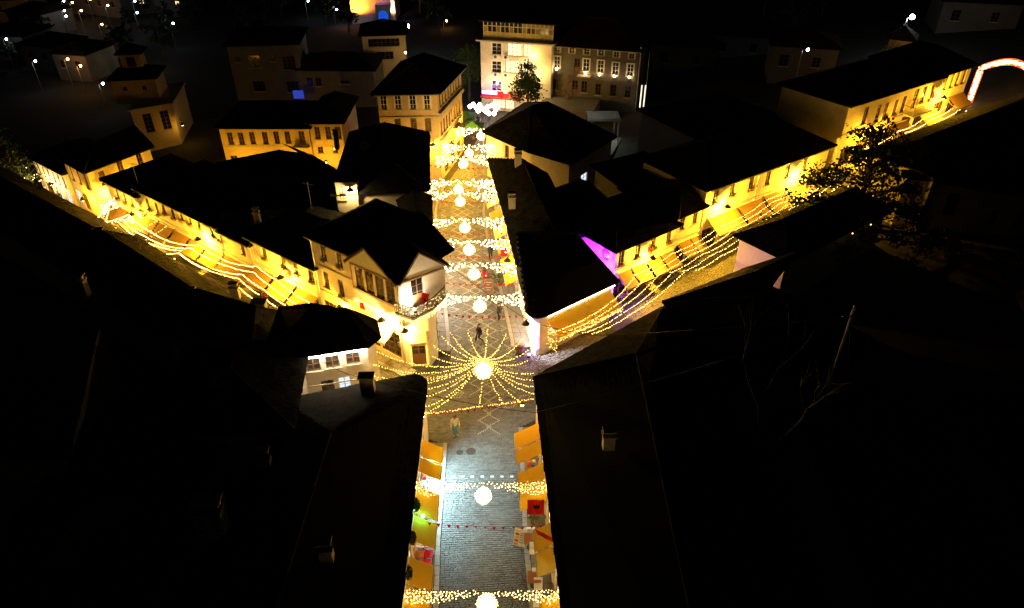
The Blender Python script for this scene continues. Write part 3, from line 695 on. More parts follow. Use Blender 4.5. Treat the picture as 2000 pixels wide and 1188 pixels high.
# ---- hotel and dark hall at the head of the street
HZ = 9.0; hA, hB = u2(938, 79, HZ), u2(1078, 88, HZ); hd = (hB-hA).normalized(); hn = V((-hd.y, hd.x))
HO, hof = building('hotel', 'cream four-storey hotel with glazed top floor at the head of the street', 'hotel', [hA, hB, hB+hn*9, hA+hn*9], HZ,
    {0: row([(970, 96), (970, 131), (970, 169)], 1.3, 1.5, 'trim')+row([(1005, 97), (1001, 131), (1031, 97), (1031, 131)], 1.9, 1.6, 'lit')+[(1030, 97, 1., 1.6, 'lit'), ('u', 3, 1.2, 3, 1.9, 'lit')]}, PLASTER, doroof=False)
part(MB().prism(expand([hA, hB, hB+hn*9, hA+hn*9], .5), HZ+.002, HZ+.18), 'cornice', TRIM, HO)
gA, gB = hA+hd*.3+hn*.6, hB+hn*.6; gt = MB(); nb = 16; gL = (gB-gA).length
gz0, gz1 = HZ+.2, HZ+2.3
for i in range(nb+1): p = gA+hd*gL*i/nb; gt.box(p.x-.05, p.y-.05, gz0, p.x+.05, p.y+.05, gz1)
for zz in (gz0+.75, gz0+1.5, gz1-.1): gt.obox((gA.x, gA.y-.04, zz), (hd*gL).to_3d(), (hn*.08).to_3d(), (0, 0, .08))
gfr = part(gt, 'glazed_gallery', WHITE, HO)
pm_ = MB().obox((0, 0, 0), (hd*(gL/nb-.1)).to_3d(), (hn*.02).to_3d(), (0, 0, .68)).mesh('pane', GLASS); pl_ = MB().obox((0, 0, 0), (hd*(gL/nb-.1)).to_3d(), (hn*.02).to_3d(), (0, 0, .68)).mesh('pane', mat('dim_curtain', (.4, .33, .22), .8))
for i in range(nb):
    p = gA+hd*(gL*i/nb+.05)
    lpart(pm_ if i % 3 else pl_, 'pane', gfr, V((p.x, p.y, gz0+.8))-HO.location); lpart(pl_ if i > 8 else pm_, 'pane', gfr, V((p.x, p.y, gz0+1.53))-HO.location)
part(MB().obox((gA.x, gA.y, gz0), (hd*gL).to_3d(), (hn*.06).to_3d(), (0, 0, .74)), 'gallery_parapet', PLASTER, HO)
ro_ = expand([gA, gB, gB+hn*8, gA+hn*8], .5); a_, b_, w_ = auto_ridge(ro_); roof(HO, ro_, gz1, a_, b_, gz1+1.3, TILE, dh=.4)
acm = MB().box(-.4, -.3, -.28, .4, 0, .28).mesh('air_conditioner', WHITE); acf = MB().lathe((0, 0, 0), [(.2, 0), (.2, .03), (.001, .03)], 16).mesh('fan_grille', IRON)
for k, (px, py) in enumerate(((970, 110), (990, 111), (970, 145), (990, 146), (952, 184))):
    u, z = hof[0].hit(px, py); ac = thing('air_conditioner', ['white air conditioner below the hotel third-floor window', 'white air conditioner beside the hotel third-floor bay', 'white air conditioner below the hotel second-floor window', 'white air conditioner beside the hotel second-floor bay', 'white air conditioner low over the red hotel awning'][k], 'air conditioner', hof[0].P(u, z, .02), hof[0].rz, group='air conditioners on the hotel front')
    lpart(acm, 'casing', ac); g = lpart(acf, 'fan_grille', ac, (-.1, -.301, 0)); g.rotation_euler = (math.pi/2, 0, 0)
LZ = 8.6; lA, lB = u2(1072, 88, LZ), u2(1249, 101, LZ); ld = (lB-lA).normalized(); ln = V((-ld.y, ld.x))
lA += ld*.1
LH, lhf = building('stone_hall', 'dark three-storey plaster hall with uplit window sills and spiral stair', 'house', [lA, lB, lB+ln*9, lA+ln*9], LZ,
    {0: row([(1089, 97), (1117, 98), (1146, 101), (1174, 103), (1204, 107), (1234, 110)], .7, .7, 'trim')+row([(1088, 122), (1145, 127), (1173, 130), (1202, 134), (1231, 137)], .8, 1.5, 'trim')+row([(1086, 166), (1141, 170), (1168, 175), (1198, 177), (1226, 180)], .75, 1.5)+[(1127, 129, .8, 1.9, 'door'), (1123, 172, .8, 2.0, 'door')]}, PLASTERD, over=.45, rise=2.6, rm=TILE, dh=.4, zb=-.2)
eave_light_gutter(LH, lhf[0], LZ, .46)
for i, (px, py) in enumerate(((1087, 137), (1143, 145), (1171, 148), (1200, 151), (1229, 153))):
    u, z = lhf[0].hit(px, py, .2); p = lhf[0].P(u, z, .22)
    t = thing('sill_lamp', 'small uplight below a hall window '+['left of the balcony door', 'nearest the right of the balcony door', 'second to the right of the balcony door', 'third to the right of the balcony door', 'at the end by the drainpipe'][i], 'uplight', p, group='uplights on the hall window sills')
    part(MB().lathe(p, [(.05, -.1), (.09, 0), (.07, .01)], 10), 'housing', IRON, t); smooth(part(MB().ball(p+V((0, 0, .07)), .08, 8, 6), 'bulb', emat('uplight_glow', (1, .72, .38), 30), t))
    point(t, p+V((0, 0, .15)), (1, .66, .3), 26, .05)
ss_ = MB(); u_, z_ = lhf[0].hit(1112, 165); sp_c = lhf[0].P(u_, 0, 1.2)
zt_ = 2.2
for k in range(16):
    a = k*.42; p = sp_c+V((0, 0, zt_+k*.2)); ss_.obox(p, (math.cos(a)*.75, math.sin(a)*.75, 0), (-math.sin(a)*.24, math.cos(a)*.24, 0), (0, 0, .04))
ss_.tube([sp_c+V((0, 0, 1.8)), sp_c+V((0, 0, zt_+4))], .05, 6); part(ss_, 'spiral_stair', mat('rusty_iron', (.2, .1, .06), .7), LH)
part(MB().obox(lhf[0].P(3.9, 5.1), lhf[0].d.to_3d()*1.7, lhf[0].n.to_3d()*1.0, (0, 0, .1)), 'landing', TRIM, LH)
part(MB().obox(lhf[0].P(0, 0, 0), lhf[0].d.to_3d()*7, lhf[0].n.to_3d()*5, (0, 0, 2.2)), 'terrace', PAVE, LH)
part(MB().tube([lB.to_3d()+V((.15, -.15, 0)), lB.to_3d()+V((.15, -.15, LZ+.6))], .07, 6), 'drainpipe', ZINC, LH)
# ---- house with curved corner below the hotel, and the right-hand row of the upper street
m1, m2, m3 = u2(950, 259, 5), u2(1037, 297, 5), u2(1112, 319, 5)
building('round_corner_house', 'dark-roofed house with pale curved wall below the hotel tree', 'house', [m1, m2, m3, V((10.5, 72)), V((1.5, 82))], 5.,
    {0: [(990, 296, .6, 1.3, 'plain')], 2: [('u', 3, 2.2, 1.2, 1.3, 'cool')]}, over=.4, ridge=(V((2, 73.5)), V((3.8, 75)), 7.8))
NR_, nrf = building('shop_row', 'long dark slate-roofed shop row along the upper main street', 'house', [V((-1.95, 66.9)), V((-.25, 55)), V((.68, 47.5)), V((5.2, 50)), V((4, 58)), V((3, 63.8))], 4.45,
    {0: [('u', 1.2+2.3*i, 1.5, 1.7, 2.1, 'lit') for i in range(5)], 1: [('u', 1.1+2.4*i, 1.5, 1.7, 2.1, 'lit') for i in range(3)]}, over=.4, ridge=(V((1.0, 63)), V((3, 50.5)), 6.4))
n_sw, n_se = V((1.55, 41.25)), u2(1196, 549, 3.7)
nfoot = rounded([n_sw, n_se, n_se+inr*6.2, V((.75, 47.3))], 0, .9, 5)
N_, nf = building('corner_shop', 'low corner restaurant with round-ended slate roof and long awning', 'restaurant', nfoot, 3.65,
    {6: [('u', .0+1.2, 1.4, 1.5, 2., 'lit'), ('u', 3.4, 1.4, 1.9, 2.0, 'lit'), ('u', 5.8, 1.4, 1.9, 2.0, 'lit')]}, over=.4, ridge=(u2(1010, 455, 5.6), u2(1128, 457, 5.6), 5.6))
# ---- right row
def rdeep(p, d, L, dep=6.5): i = V((-d.y, d.x)); return [p, p+d*L, p+d*L+i*dep, p+i*dep]
p0 = Rp(-.68)
PU, puf = building('purple_house', 'pale yellow house with purple-lit side wall and round emblem', 'house', rdeep(p0, d53, 6.95), 5.,
    {0: row([(1214, 504), (1246, 490), (1277, 475), (1307, 462)], .62, 1.35)+[('u', .8+1.75*i, 1.25, 1.4, 2.0, 'shop') for i in range(4)]}, PLASTER, over=.4, rise=1.7)
p1 = Rp(6.32)
SM, smf = building('small_house', 'small yellow house with two upper windows between taller neighbours', 'house', rdeep(p1, d53, 3.05), 5.75,
    {0: row([(1333, 437), (1358, 426)], .6, 1.25)+[('u', .8+1.45*i, 1.9, 1.2, 2.0, 'shop') for i in range(2)]}, over=.35, rise=1.5)
p2 = Rp(9.42); d55 = az(55.5)
LO, lof = building('long_house', 'long two-storey yellow house with street lamp and wide awnings', 'house', rdeep(p2, d55, 16.6, 7.5), 7.35,
    {0: row([(1399, 380), (1431, 368), (1469, 353), (1502, 341), (1540, 326), (1575, 313)], .65, 1.6)+[('u', 1.3+2.6*i, 2.4+.3*i, 2, 2.0, 'shop') for i in range(6)]}, over=.45, rise=2.1)
eave_light_gutter(LO, lof[0], 7.35, .45)
for u in (.15, 6.6): drainpipe(LO, lof[0], u, 1.3+.1*u, 7.2)
p3 = p2+d55*18.1
FA, faf = building('upper_house', 'yellow upper-street house with iron balcony and eight windows', 'house', rdeep(p3, d55, 15.4, 7.5), 10.9,
    {0: row([(1690, 226), (1715, 221), (1730, 217), (1749, 211), (1765, 204), (1804, 185), (1819, 182)], .7, 1.7)+[(1787, 194, .8, 2.1, 'door')]+[('u', 1.5+2.4*i, 5.6+.3*i, 1.8, 1.9, 'shop') for i in range(6)]}, over=.45, rise=2.0)
p4 = p2+d55*33.55
FB, fbf = building('end_house', 'yellow end house with four close windows by the light arch', 'house', rdeep(p4, d55, 6, 7.5), 11.1,
    {0: row([(1848, 161), (1860, 157), (1871, 153), (1883, 149)], .6, 1.6)+[('u', 1.5, 7.2, 1.8, 1.8, 'shop'), ('u', 4.3, 7.3, 1.8, 1.7, 'shop')]}, over=.45, rise=1.9)
u0_, z0_ = faf[0].hit(1766, 214); u1_, _ = faf[0].hit(1800, 214)
fb = MB(); fb.obox(faf[0].P(u0_, 8.0), faf[0].d.to_3d()*(u1_-u0_), faf[0].n.to_3d()*1.1, (0, 0, .12)); part(fb, 'balcony_deck', TRIM, FA)
fb = MB(); nn = int((u1_-u0_)/.16)
for k in range(nn+1): fb.tube([faf[0].P(u0_+k*.16, 8.1, 1.06), faf[0].P(u0_+k*.16, 9, 1.06)], .02, 4)
for k in range(7):
    for uu in (u0_+.02, u1_-.02): fb.tube([faf[0].P(uu, 8.1, .1+k*.15), faf[0].P(uu, 9, .1+k*.15)], .02, 4)
fb.tube([faf[0].P(u0_, 9, .02), faf[0].P(u0_, 9, 1.06), faf[0].P(u1_, 9, 1.06), faf[0].P(u1_, 9, .02)], .03, 4); part(fb, 'balcony_railing', IRON, FA)
for fc, z, r_ in ((puf[0], 3.1, PU), (smf[0], 3.5, SM), (lof[0], 4.75, LO), (faf[0], 8.0, FA)): part(MB().obox(fc.P(.02, z), fc.d.to_3d()*(fc.L-.04), fc.n.to_3d()*.07, (0, 0, .1)), 'string_course', TRIM, r_)
for fc, pl_, nm, sz in ((puf[0], [(1246, 490), (1277, 475), (1307, 462), (1214, 504)], 'the purple-lit house', .72), (lof[0], [(1399, 380), (1431, 368), (1469, 353)], 'the long yellow house on the climbing street', .85), (faf[0], [(1730, 217), (1749, 211), (1804, 185), (1819, 182)], 'the upper-street balcony house', .9)):
    for k_, (px, py) in enumerate(sorted(pl_)):
        u, z = fc.hit(px, py); flower_box(fc, u, z-sz, 'iron flower box, '+ORD[k_]+' from the crossing, on '+nm, 'flower boxes of '+nm)
# emblem on the purple side wall
sw = puf[3]; eu, ez = sw.hit(1184, 498)
t = thing('wall_emblem', 'round swirled emblem on the purple-lit side wall', 'emblem', sw.P(eu, ez, .02)); EMB = mat('emblem_violet', (.12, .03, .2), .6)
def ringpts(r, a0_, a1_, n): return [sw.P(eu+r*math.cos(a), ez+r*math.sin(a), .03) for a in [a0_+(a1_-a0_)*i/n for i in range(n+1)]]
for r, aa, bb in ((.42, 0, 6.3), (.34, .4, 5.6), (.15, 0, 6.3)): part(MB().tube(ringpts(r, aa, bb, 24), .025, 5), 'ring', EMB, t)
part(MB().tube([sw.P(eu+(.05+.035*k)*math.cos(k*.55), ez+(.05+.035*k)*math.sin(k*.55), .03) for k in range(9)], .022, 5), 'swirl', EMB, t)
for k, pg in enumerate(([(5.6, 51.6), (10, 53.4), (7, 61), (4.4, 60)], [(11, 57.5), (16, 60), (13, 67), (8, 64)], [(17.5, 65.5), (27, 71), (23, 78), (13.5, 73)])):
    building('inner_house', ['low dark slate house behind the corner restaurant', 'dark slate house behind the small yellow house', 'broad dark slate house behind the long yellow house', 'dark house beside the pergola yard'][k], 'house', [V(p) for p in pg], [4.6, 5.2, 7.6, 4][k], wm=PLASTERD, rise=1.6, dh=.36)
# ---- foreground roofs
nlz = 4.15
ne = u2(823, 845, nlz); se = u2(795, 1083, nlz); dd = (se-ne).normalized(); ne2 = ne-dd*5.0+V((-.15, 0)); se2 = se+dd*14+V((-.15, 0))
nlf = rounded([V((-15.2, se2.y)), se2, ne2, V((-13.6, ne2.y-2.5))], 2, 1.3, 6)
NL, nlfc = building('shop_block', 'long dark shop block with slate roof and curved corner beside the main street', 'house', nlf, nlz,
    {1: [('u', 9.2+2.0*i, 1.5, 1.6, 2.1, 'lit') for i in range(8)]}, over=.14, ridge=(V((-9.8, 12)), V((-9.6, 27.5)), 6.0))
nlF = nlfc[1]
k_ = u2(1042, 737, nlz)+V((.2, -.2)); s_ = u2(1093, 1157, nlz); ddr = (s_-u2(1042, 737, nlz)).normalized(); ks = k_-V((0, 0))+ddr*30
k2 = u2(1290, 597, 4.2)+V((.2, -.4))
R1, r1fc = building('shop_block', 'large dark shop block with slate roof filling the corner opposite the cafe', 'house', [ks, ks+V((11.5, 0)), k2+V((1.5, -3)), k2, k_], 4.15,
    {4: [('u', 2+2.2*i, 1.5, 1.7, 2.1, 'lit') for i in range(9)]}, over=.16, ridge=(V((7.2, 12)), V((7.5, 34)), 6.2))
r1F = r1fc[4]
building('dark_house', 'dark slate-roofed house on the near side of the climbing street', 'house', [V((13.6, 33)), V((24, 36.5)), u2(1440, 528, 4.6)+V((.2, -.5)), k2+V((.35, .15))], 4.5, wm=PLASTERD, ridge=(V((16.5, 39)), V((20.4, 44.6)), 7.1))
sA = u2(1446, 463, 6.2); sI = V((.6, -.8))
building('gable_house', 'dark-roofed house with bare pale side wall above the string lights', 'house', [sA+sI*4.2, sA+sI*4.2+az(54)*13, sA+az(54)*13, sA], 6.2, wm=PLASTERW, rise=1.8)
tA, tB = u2(1772, 345, 8), u2(2030, 385, 8); tdn = (tB-tA).normalized(); tnn = V((-tdn.y, tdn.x))
T_, tf = building('stone_house', 'rubble stone house with tall slit windows under a dark roof', 'house', [tA, tB, tB+tnn*7.5, tA+tnn*7.5], 8., {0: [(1858, 400, .9, 2.0, 'plain'), (1940, 425, .45, 1.5, 'plain'), (1990, 432, .45, 1.5, 'plain')]}, STONEW, rise=2.)
r3a, r3b = u2(1690, 296, 8.6), u2(2030, 168, 8.6); r3d = (r3b-r3a).normalized(); r3n = V((r3d.y, -r3d.x))
building('dark_house', 'long dark-roofed row on the near side of the upper street', 'house', [r3a+r3n*6.3, r3b+r3n*6.3, r3b+r3n*.4, r3a+r3n*.4], 8.6, wm=STONEW, rise=1.6)
def ridge_house(label, pa, pb, zr, half, rise, ext=.0):
    a, b = u2(*pa, zr), u2(*pb, zr); d = (b-a).normalized(); m = V((-d.y, d.x))*half
    building('dark_house', label, 'house', [a-m-d*1.2, b-m+d*1.2, b+m+d*1.2, a+m-d*1.2], zr-rise, wm=STONEW, over=.25, ridge=(a, b, zr))
ridge_house('long dark-roofed row across the falling street', (192, 449), (368, 562), 5.5, 2.9, 2.6)
ridge_house('dark-roofed row at the low end of the falling street', (-80, 303), (180, 444), 4.4, 3.1, 2.7)
ridge_house('low dark-roofed house between the falling street and the white bay house', (384, 566), (500, 600), 5.6, 2.6, 2.3)
# white bay house
wz = 5.6; w_sw, w_s2, w_e = u2(520, 704, wz), u2(716, 675, wz), u2(733, 662, wz)
WH, whf = building('bay_house', 'white house with timber windows and lit eaves by the crossing', 'house', [w_sw, w_s2, w_e, w_e+V((-.5, 1.6)), w_sw+V((-.3, 5.2))], wz,
    {0: row([(612, 713), (649, 706), (689, 699)], .85, 1.0)+[(641, 757, .8, 1.2, 'plain'), (674, 751, .8, 1.2, 'cool')], 1: [('u', .5, 4.75, .6, 1.0, 'plain')]}, PLASTERW, over=.3, ridge=(w_sw+V((2.2, 3)), w_sw+V((4.6, 3.0)), 7.3))
part(MB().obox(whf[0].P(.02, 3.0), whf[0].d.to_3d()*(whf[0].L-.04), whf[0].n.to_3d()*.05, (0, 0, .08)), 'string_course', TRIM, WH)
v_se, v_ne = u2(574, 838, 5.4), u2(598, 706, 5.4)
building('dark_house', 'dark-roofed stone house behind the white bay house', 'house', [v_se+V((-6.5, -.4)), v_se+V((-.4, .2)), v_ne+V((-.5, 1.5)), v_ne+V((-7.5, 1.5))], 5.4, wm=STONEW, rise=1.9)
z_a, z_b = u2(186, 618, 6), u2(120, 890, 6)
building('dark_house', 'large dark-roofed stone house at the edge of the old quarter', 'house', [z_b+V((-16, -.5)), z_b, z_a, z_a+V((-16, 2))], 6, wm=STONEW, rise=2.4)
building('dark_house', 'low dark slate house with two big stone chimneys', 'house', [V((-24.5, 16)), V((-16.2, 16)), V((-16.4, 31.5)), V((-23.5, 32))], 4.4, wm=STONEW, rise=1.6)
building('dark_house', 'dark slate house in the near left corner of the quarter', 'house', [V((-36, 6)), V((-17.5, 6)), V((-17, 15)), V((-36, 15))], 4.6, wm=STONEW, rise=2.)
building('dark_house', 'dark slate house below the utility pole', 'house', [V((15.5, 12)), V((30, 12)), V((29, 31)), V((16.2, 30))], 5.2, wm=STONEW, rise=2.2)
building('dark_house', 'dark slate house below the bare tree and stone house', 'house', [V((34, 30)), V((52, 30)), V((52, 45)), V((37, 44))], 6.4, wm=STONEW, rise=2.4)

# ================================================================== AWNINGS
def aw_u(fc, pts, zt, proj, drop, labels, group, m=None):
    for k, (u0, u1) in enumerate(pts): awning(fc, u0, u1, zt, proj, drop, labels if isinstance(labels, str) else labels[k], group, m)
def uy(fc, px, py, z): p = u2(px, py, z); return (p-fc.A).dot(fc.d)
L_ = [(uy(nlF, 860, a, 2.4), uy(nlF, 860, b, 2.4)) for a, b in ((906, 875), (938, 910), (1018, 966), (1072, 1023), (1156, 1104), (1212, 1160))]
aw_u(nlF, L_, 3.15, 1.2, .75, ['ochre awning on the curved-corner block, farthest up the street', 'ochre awning second from the crossing end of the curved-corner block', 'bright ochre awning beside the green lamp, uphill side', 'ochre awning beside the green lamp, downhill side', 'ochre awning downhill of the red chairs', 'ochre awning under the lowest light curtain'], 'awnings of the curved-corner block')
R_ = [(uy(r1F, 1012, a, 2.3), uy(r1F, 1012, b, 2.3)) for a, b in ((848, 879), (881, 908))]+[(uy(r1F, 1022, 926, 2.3), uy(r1F, 1022, 1000, 2.3))]+[(uy(r1F, 1048, 1036, 2.6), uy(r1F, 1048, 1079, 2.6)), (uy(r1F, 1052, 1081, 2.6), uy(r1F, 1052, 1128, 2.6)), (uy(r1F, 1060, 1170, 2.6), uy(r1F, 1060, 1230, 2.6))]
aw_u(r1F, R_[:3], 3.2, 1.5, .85, ['ochre awning at the crossing end of the large dark block', 'ochre awning next to the crossing end of the large dark block', 'wide ochre awning crossed by the light curtain and red flag'], 'awnings of the large dark block')
aw_u(r1F, R_[3:], 3.2, .95, .6, ['short ochre awning behind the draped red flag', 'short ochre awning above the white cafe chairs', 'short ochre awning under the lowest curtain on the cafe side'], 'awnings of the large dark block')
def aw_px(fc, prs, zt, proj, drop, lab, grp, m=None):
    for k, (a, b) in enumerate(prs):
        u0, u1 = fc.hit(*a)[0], fc.hit(*b)[0]; z = zt if zt else (fc.hit(*a)[1]+fc.hit(*b)[1])/2
        awning(fc, u0, u1, z, proj, drop, lab[k] if isinstance(lab, list) else lab, grp, m)
aw_px(puf[0], [((1205, 541), (1228, 533)), ((1231, 532), (1257, 519)), ((1262, 515), (1286, 505)), ((1289, 504), (1312, 495))], 2.75, 1.25, .85, ['tan awning beside the long restaurant awning', 'tan awning second from the restaurant corner', 'tan awning under the purple house street lamp', 'tan awning at the drainpipe end of the purple house'], 'awnings of the purple-lit house', CANVAST)
aw_px(smf[0], [((1324, 474), (1345, 467)), ((1348, 466), (1366, 457))], None, 1.2, .85, ['tan awning of the small house, downhill one', 'tan awning of the small house, uphill one'], 'awnings of the small yellow house', CANVAST)
aw_px(lof[0], [((1381, 428), (1437, 404)), ((1441, 402), (1485, 387)), ((1490, 383), (1530, 368)), ((1536, 366), (1580, 350))], None, 1.5, 1.0, ['wide amber awning under the long house lamp', 'wide tan awning uphill of the long house lamp', 'tan awning near the cedar edge', 'tan awning behind the cedar branches'], 'awnings of the long house', CANVAST)
aw_px(faf[0], [((1735, 246), (1770, 234)), ((1795, 226), (1828, 212))], None, 1.4, .9, ['tan awning below the iron balcony', 'tan awning beside the red flag on the upper street'], 'awnings of the upper street', CANVAST)
aw_px(fbf[0], [((1850, 190), (1880, 178))], None, 1.4, .9, ['tan awning of the end house by the light arch'], 'awnings of the upper street', CANVAST)
nS = nf[5]
awning(nS, .25, 3.9, 3.0, 1.35, .8, 'long ochre restaurant awning, half toward the crossing', 'awnings of the corner restaurant'); awning(nS, 3.95, nS.L-.25, 3.0, 1.35, .8, 'long ochre restaurant awning, half toward the purple house', 'awnings of the corner restaurant')
# corner house awnings
awning(ef[1], .35, 1.55, 2.95, .75, .35, 'small pale awning over the corner house door', 'awnings of the corner house', CANVASP)
fEl = ef[0]; awning(fEl, .3, fEl.L-.9, 2.9, 1.0, .6, 'pale flat awning on the lane side of the corner house', 'awnings of the corner house', CANVASP)
for fc, n, zt, nm in ((f1f[0], 3, 2.45, 'the row house beside the corner house'), (f2bf[0], 1, 2.0, 'the narrow one-window row house'), (f2af[0], 5, 1.85, 'the long row house with nine windows'), (f3f[0], 2, 1.2, 'the low row house by the bend')):
    for i in range(n): awning(fc, fc.L*i/n+.15, fc.L*(i+1)/n-.15, zt, 1.35, .8, 'tan shop awning, '+ORD[i]+' from the bend, on '+nm, 'awnings of '+nm, CANVAST)
for k, (yy, c_) in enumerate(((43.3, 0), (45.4, 0), (48.2, 0), (50.6, 0), (53.4, 0), (56, 0), (59, 0), (62, 0))):
    fc = nf[-2] if yy < 47 else (nrf[1] if yy < 54.6 else nrf[0])
    q = (V((cl(yy)+3.5, yy))-fc.A).dot(fc.d); L0, L1 = max(.05, q-.95), min(fc.L-.05, q+.95)
    if L1-L0 > .8: awning(fc, L0, L1, 3.0, 1.1, .6, ['yellow awning nearest the restaurant corner pillar', 'yellow awning beside the chalkboard stand', 'yellow awning next to the red banner', 'yellow awning uphill of the red banner', 'yellow awning by the fifth swag up the street', 'yellow awning by the upper bunting', 'yellow awning near the top of the shop row', 'yellow awning at the top end of the shop row'][k], 'awnings of the upper shop row')
# far green cafe canopies and red hotel awning
for k, (px, py) in enumerate(((905, 226), (922, 246))):
    p = un(px, py, 2.4); t = thing('cafe_canopy', ['green cafe canopy touching the tall yellow house', 'green cafe canopy nearer the top light curtain'][k], 'canopy', (p.x, p.y, 0), group='green cafe canopies')
    mb = MB(); mb.add([(p.x-1.4, p.y-1.4, 2.3), (p.x+1.4, p.y-1.4, 2.3), (p.x+1.4, p.y+1.4, 2.3), (p.x-1.4, p.y+1.4, 2.3), (p.x, p.y, 3.0)], [(0, 1, 4), (1, 2, 4), (2, 3, 4), (3, 0, 4), (3, 2, 1, 0)]); part(mb, 'canopy', CANVASG, t)
    for sx in (-1.35, 1.35):
        for sy in (-1.35, 1.35): part(MB().tube([(p.x+sx, p.y+sy, 0), (p.x+sx, p.y+sy, 2.3)], .03, 6), 'post', WHITE, t)
awning(hof[0], .2, 5.6, 2.6, 1.2, .5, 'red awning over the hotel ground floor', 'hotel awning', CANVASR)

# ================================================================== LIGHTS
def wl(y): return cl(y)-3.35
def wr(y): return cl(y)+3.35
cpos = [(945+205, 'across the foot of the main street', 19.6, .95), (0, 'between the near awnings', 25.6, .95)]
curt = [(1150, 'across the foot of the main street'), (943, 'between the ochre awnings of the near street')]
def cy(py, z): return un(940, py, z).y
CU = [(1152, 'at the foot of the main street', 3.95), (940, 'between the ochre awnings of the near street', 3.95), (574, 'just behind the corner house balcony', 4.2), (513, 'above the chalkboard stand', 4.2), (467, 'above the red banner', 4.3), (425, 'above the brown shop awnings', 4.3), (372, 'beside the low inner house, lower of a close pair', 4.3), (350, 'beside the big inner house, upper of a close pair', 4.3), (303, 'below the tall yellow house', 4.5), (281, 'against the middle of the tall yellow house', 4.5), (249, 'at the green cafe canopies', 4.5)]
for py, nm, z in CU:
    y = cy(py, z)
    if y < 30: xl, xr = cl(y)-3.6, cl(y)+3.9
    elif y > 66: xl, xr = cl(y)-2.6, cl(y)+2.7
    else: xl, xr = wl(y), wr(y)
    curtain((xl, y, z+.05), (xr, y, z+.05), 'swagged warm light curtain '+nm, r=.03 if y < 40 else .05, dens=1., gd=1.0 if y < 40 else .95)
for o in C.objects:
    pass
# centre ball and radial strings over the crossing
hub = un(945, 702, 5.2); gcen = hub+V((0, 0, -.95))
globe(gcen, .5, 'largest glowing ball at the hub of the crossing strings', hub.z)
ends = [(727, 682, 4.4), (730, 711, 4.3), (724, 732, 4.2), (724, 740, 4.2), (727, 750, 4.2), (824, 760, 4.2), (825, 775, 4.2), (824, 797, 4.2), (826, 808, 4.2), (935, 793, 4.0), (983, 788, 4.0), (1020, 787, 4.0), (1041, 768, 4.2), (1040, 755, 4.2), (1040, 742, 4.2), (1041, 729, 4.2), (1030, 705, 4.1), (1032, 683, 4.1), (1024, 657, 4.2), (988, 652, 4.4), (952, 643, 4.6), (915, 650, 4.6), (880, 650, 4.6), (864, 657, 4.5), (847, 675, 4.4), (846, 696, 4.4)]
for k, (px, py, z) in enumerate(ends):
    light_string([un(px, py, z), hub], 'string of warm bulbs radiating from the big ball over the crossing', 'radial strings over the crossing', sag=.75, sp=.17, r=.03)
rim = [un(826, 808, 4.2), un(935, 793, 4.0), un(983, 788, 4.0), un(1041, 778, 4.2)]
light_string(rim, 'string of warm bulbs spanning the street below the crossing', 'radial strings over the crossing', sag=.1, sp=.13, r=.028)
for k, (p, col) in enumerate(((rim[0], SODG), (un(1020, 786, 4.0), SODG))):
    t = thing('hanging_lamp', ['small hanging lamp at the curved-corner end of the crossing string', 'small hanging lamp at the dark block end of the crossing string'][k], 'lamp', p+V((0, 0, -.15)))
    part(MB().lathe(p+V((0, 0, -.1)), [(.04, .1), (.15, 0), (.14, -.02)], 10), 'shade', IRON, t); smooth(part(MB().ball(p+V((0, 0, -.2)), .1, 8, 6), 'bulb', SODG, t)); point(t, p+V((0, 0, -.4)), SOD, 40, .1)
# strings along the falling street
LS = [[(251, 419), (300, 456), (341, 474), (389, 478), (451, 513), (502, 520), (539, 546), (615, 596)], [(242, 433), (279, 459), (330, 481), (373, 484), (403, 502), (447, 520), (495, 531), (520, 552), (592, 600)], [(233, 435), (256, 456), (309, 481), (355, 489)], [(350, 494), (398, 523), (465, 543), (507, 576)], [(309, 494), (348, 494), (401, 525)], [(417, 525), (474, 536), (513, 564), (571, 603)], [(226, 445), (270, 477)], [(461, 555), (493, 582)], [(517, 583), (553, 607)], [(214, 398), (206, 430), (232, 458)], [(318, 500), (343, 505)]]
for k, pl_ in enumerate(LS):
    light_string([un(px, py, 3.3-(.02*max(0, 400-px)*.3)) for px, py in pl_], 'string of warm bulbs running lengthwise above the falling street', 'strings along the falling street', sag=.22, sp=.13, r=.042, m=BULBS)
for k, (a, b) in enumerate((((253, 418), (196, 436)), ((330, 437), (272, 475)), ((312, 425), (250, 462)), ((215, 390), (192, 424)), ((236, 400), (195, 415)))):
    z = 2.0; light_string([un(*a, z), un(*b, z)], 'string of warm bulbs slung across the falling street near the bend', 'cross strings near the bend', sag=.2, sp=.06 if k != 1 and k != 2 else .3, r=.038, m=BULBW)
pA, pB = un(255, 417, 2.), un(196, 438, 2.)
curtain(pA, pB, 'dense light curtain across the falling street at the bend', hE=1.0, gl=False, group='light curtains at the bend', r=.04, dens=1.3)
curtain(un(222, 386, 2.6), un(196, 400, 2.6), 'dense light curtain against the bend house', hE=1.3, gl=False, group='light curtains at the bend', r=.04, dens=1.6)
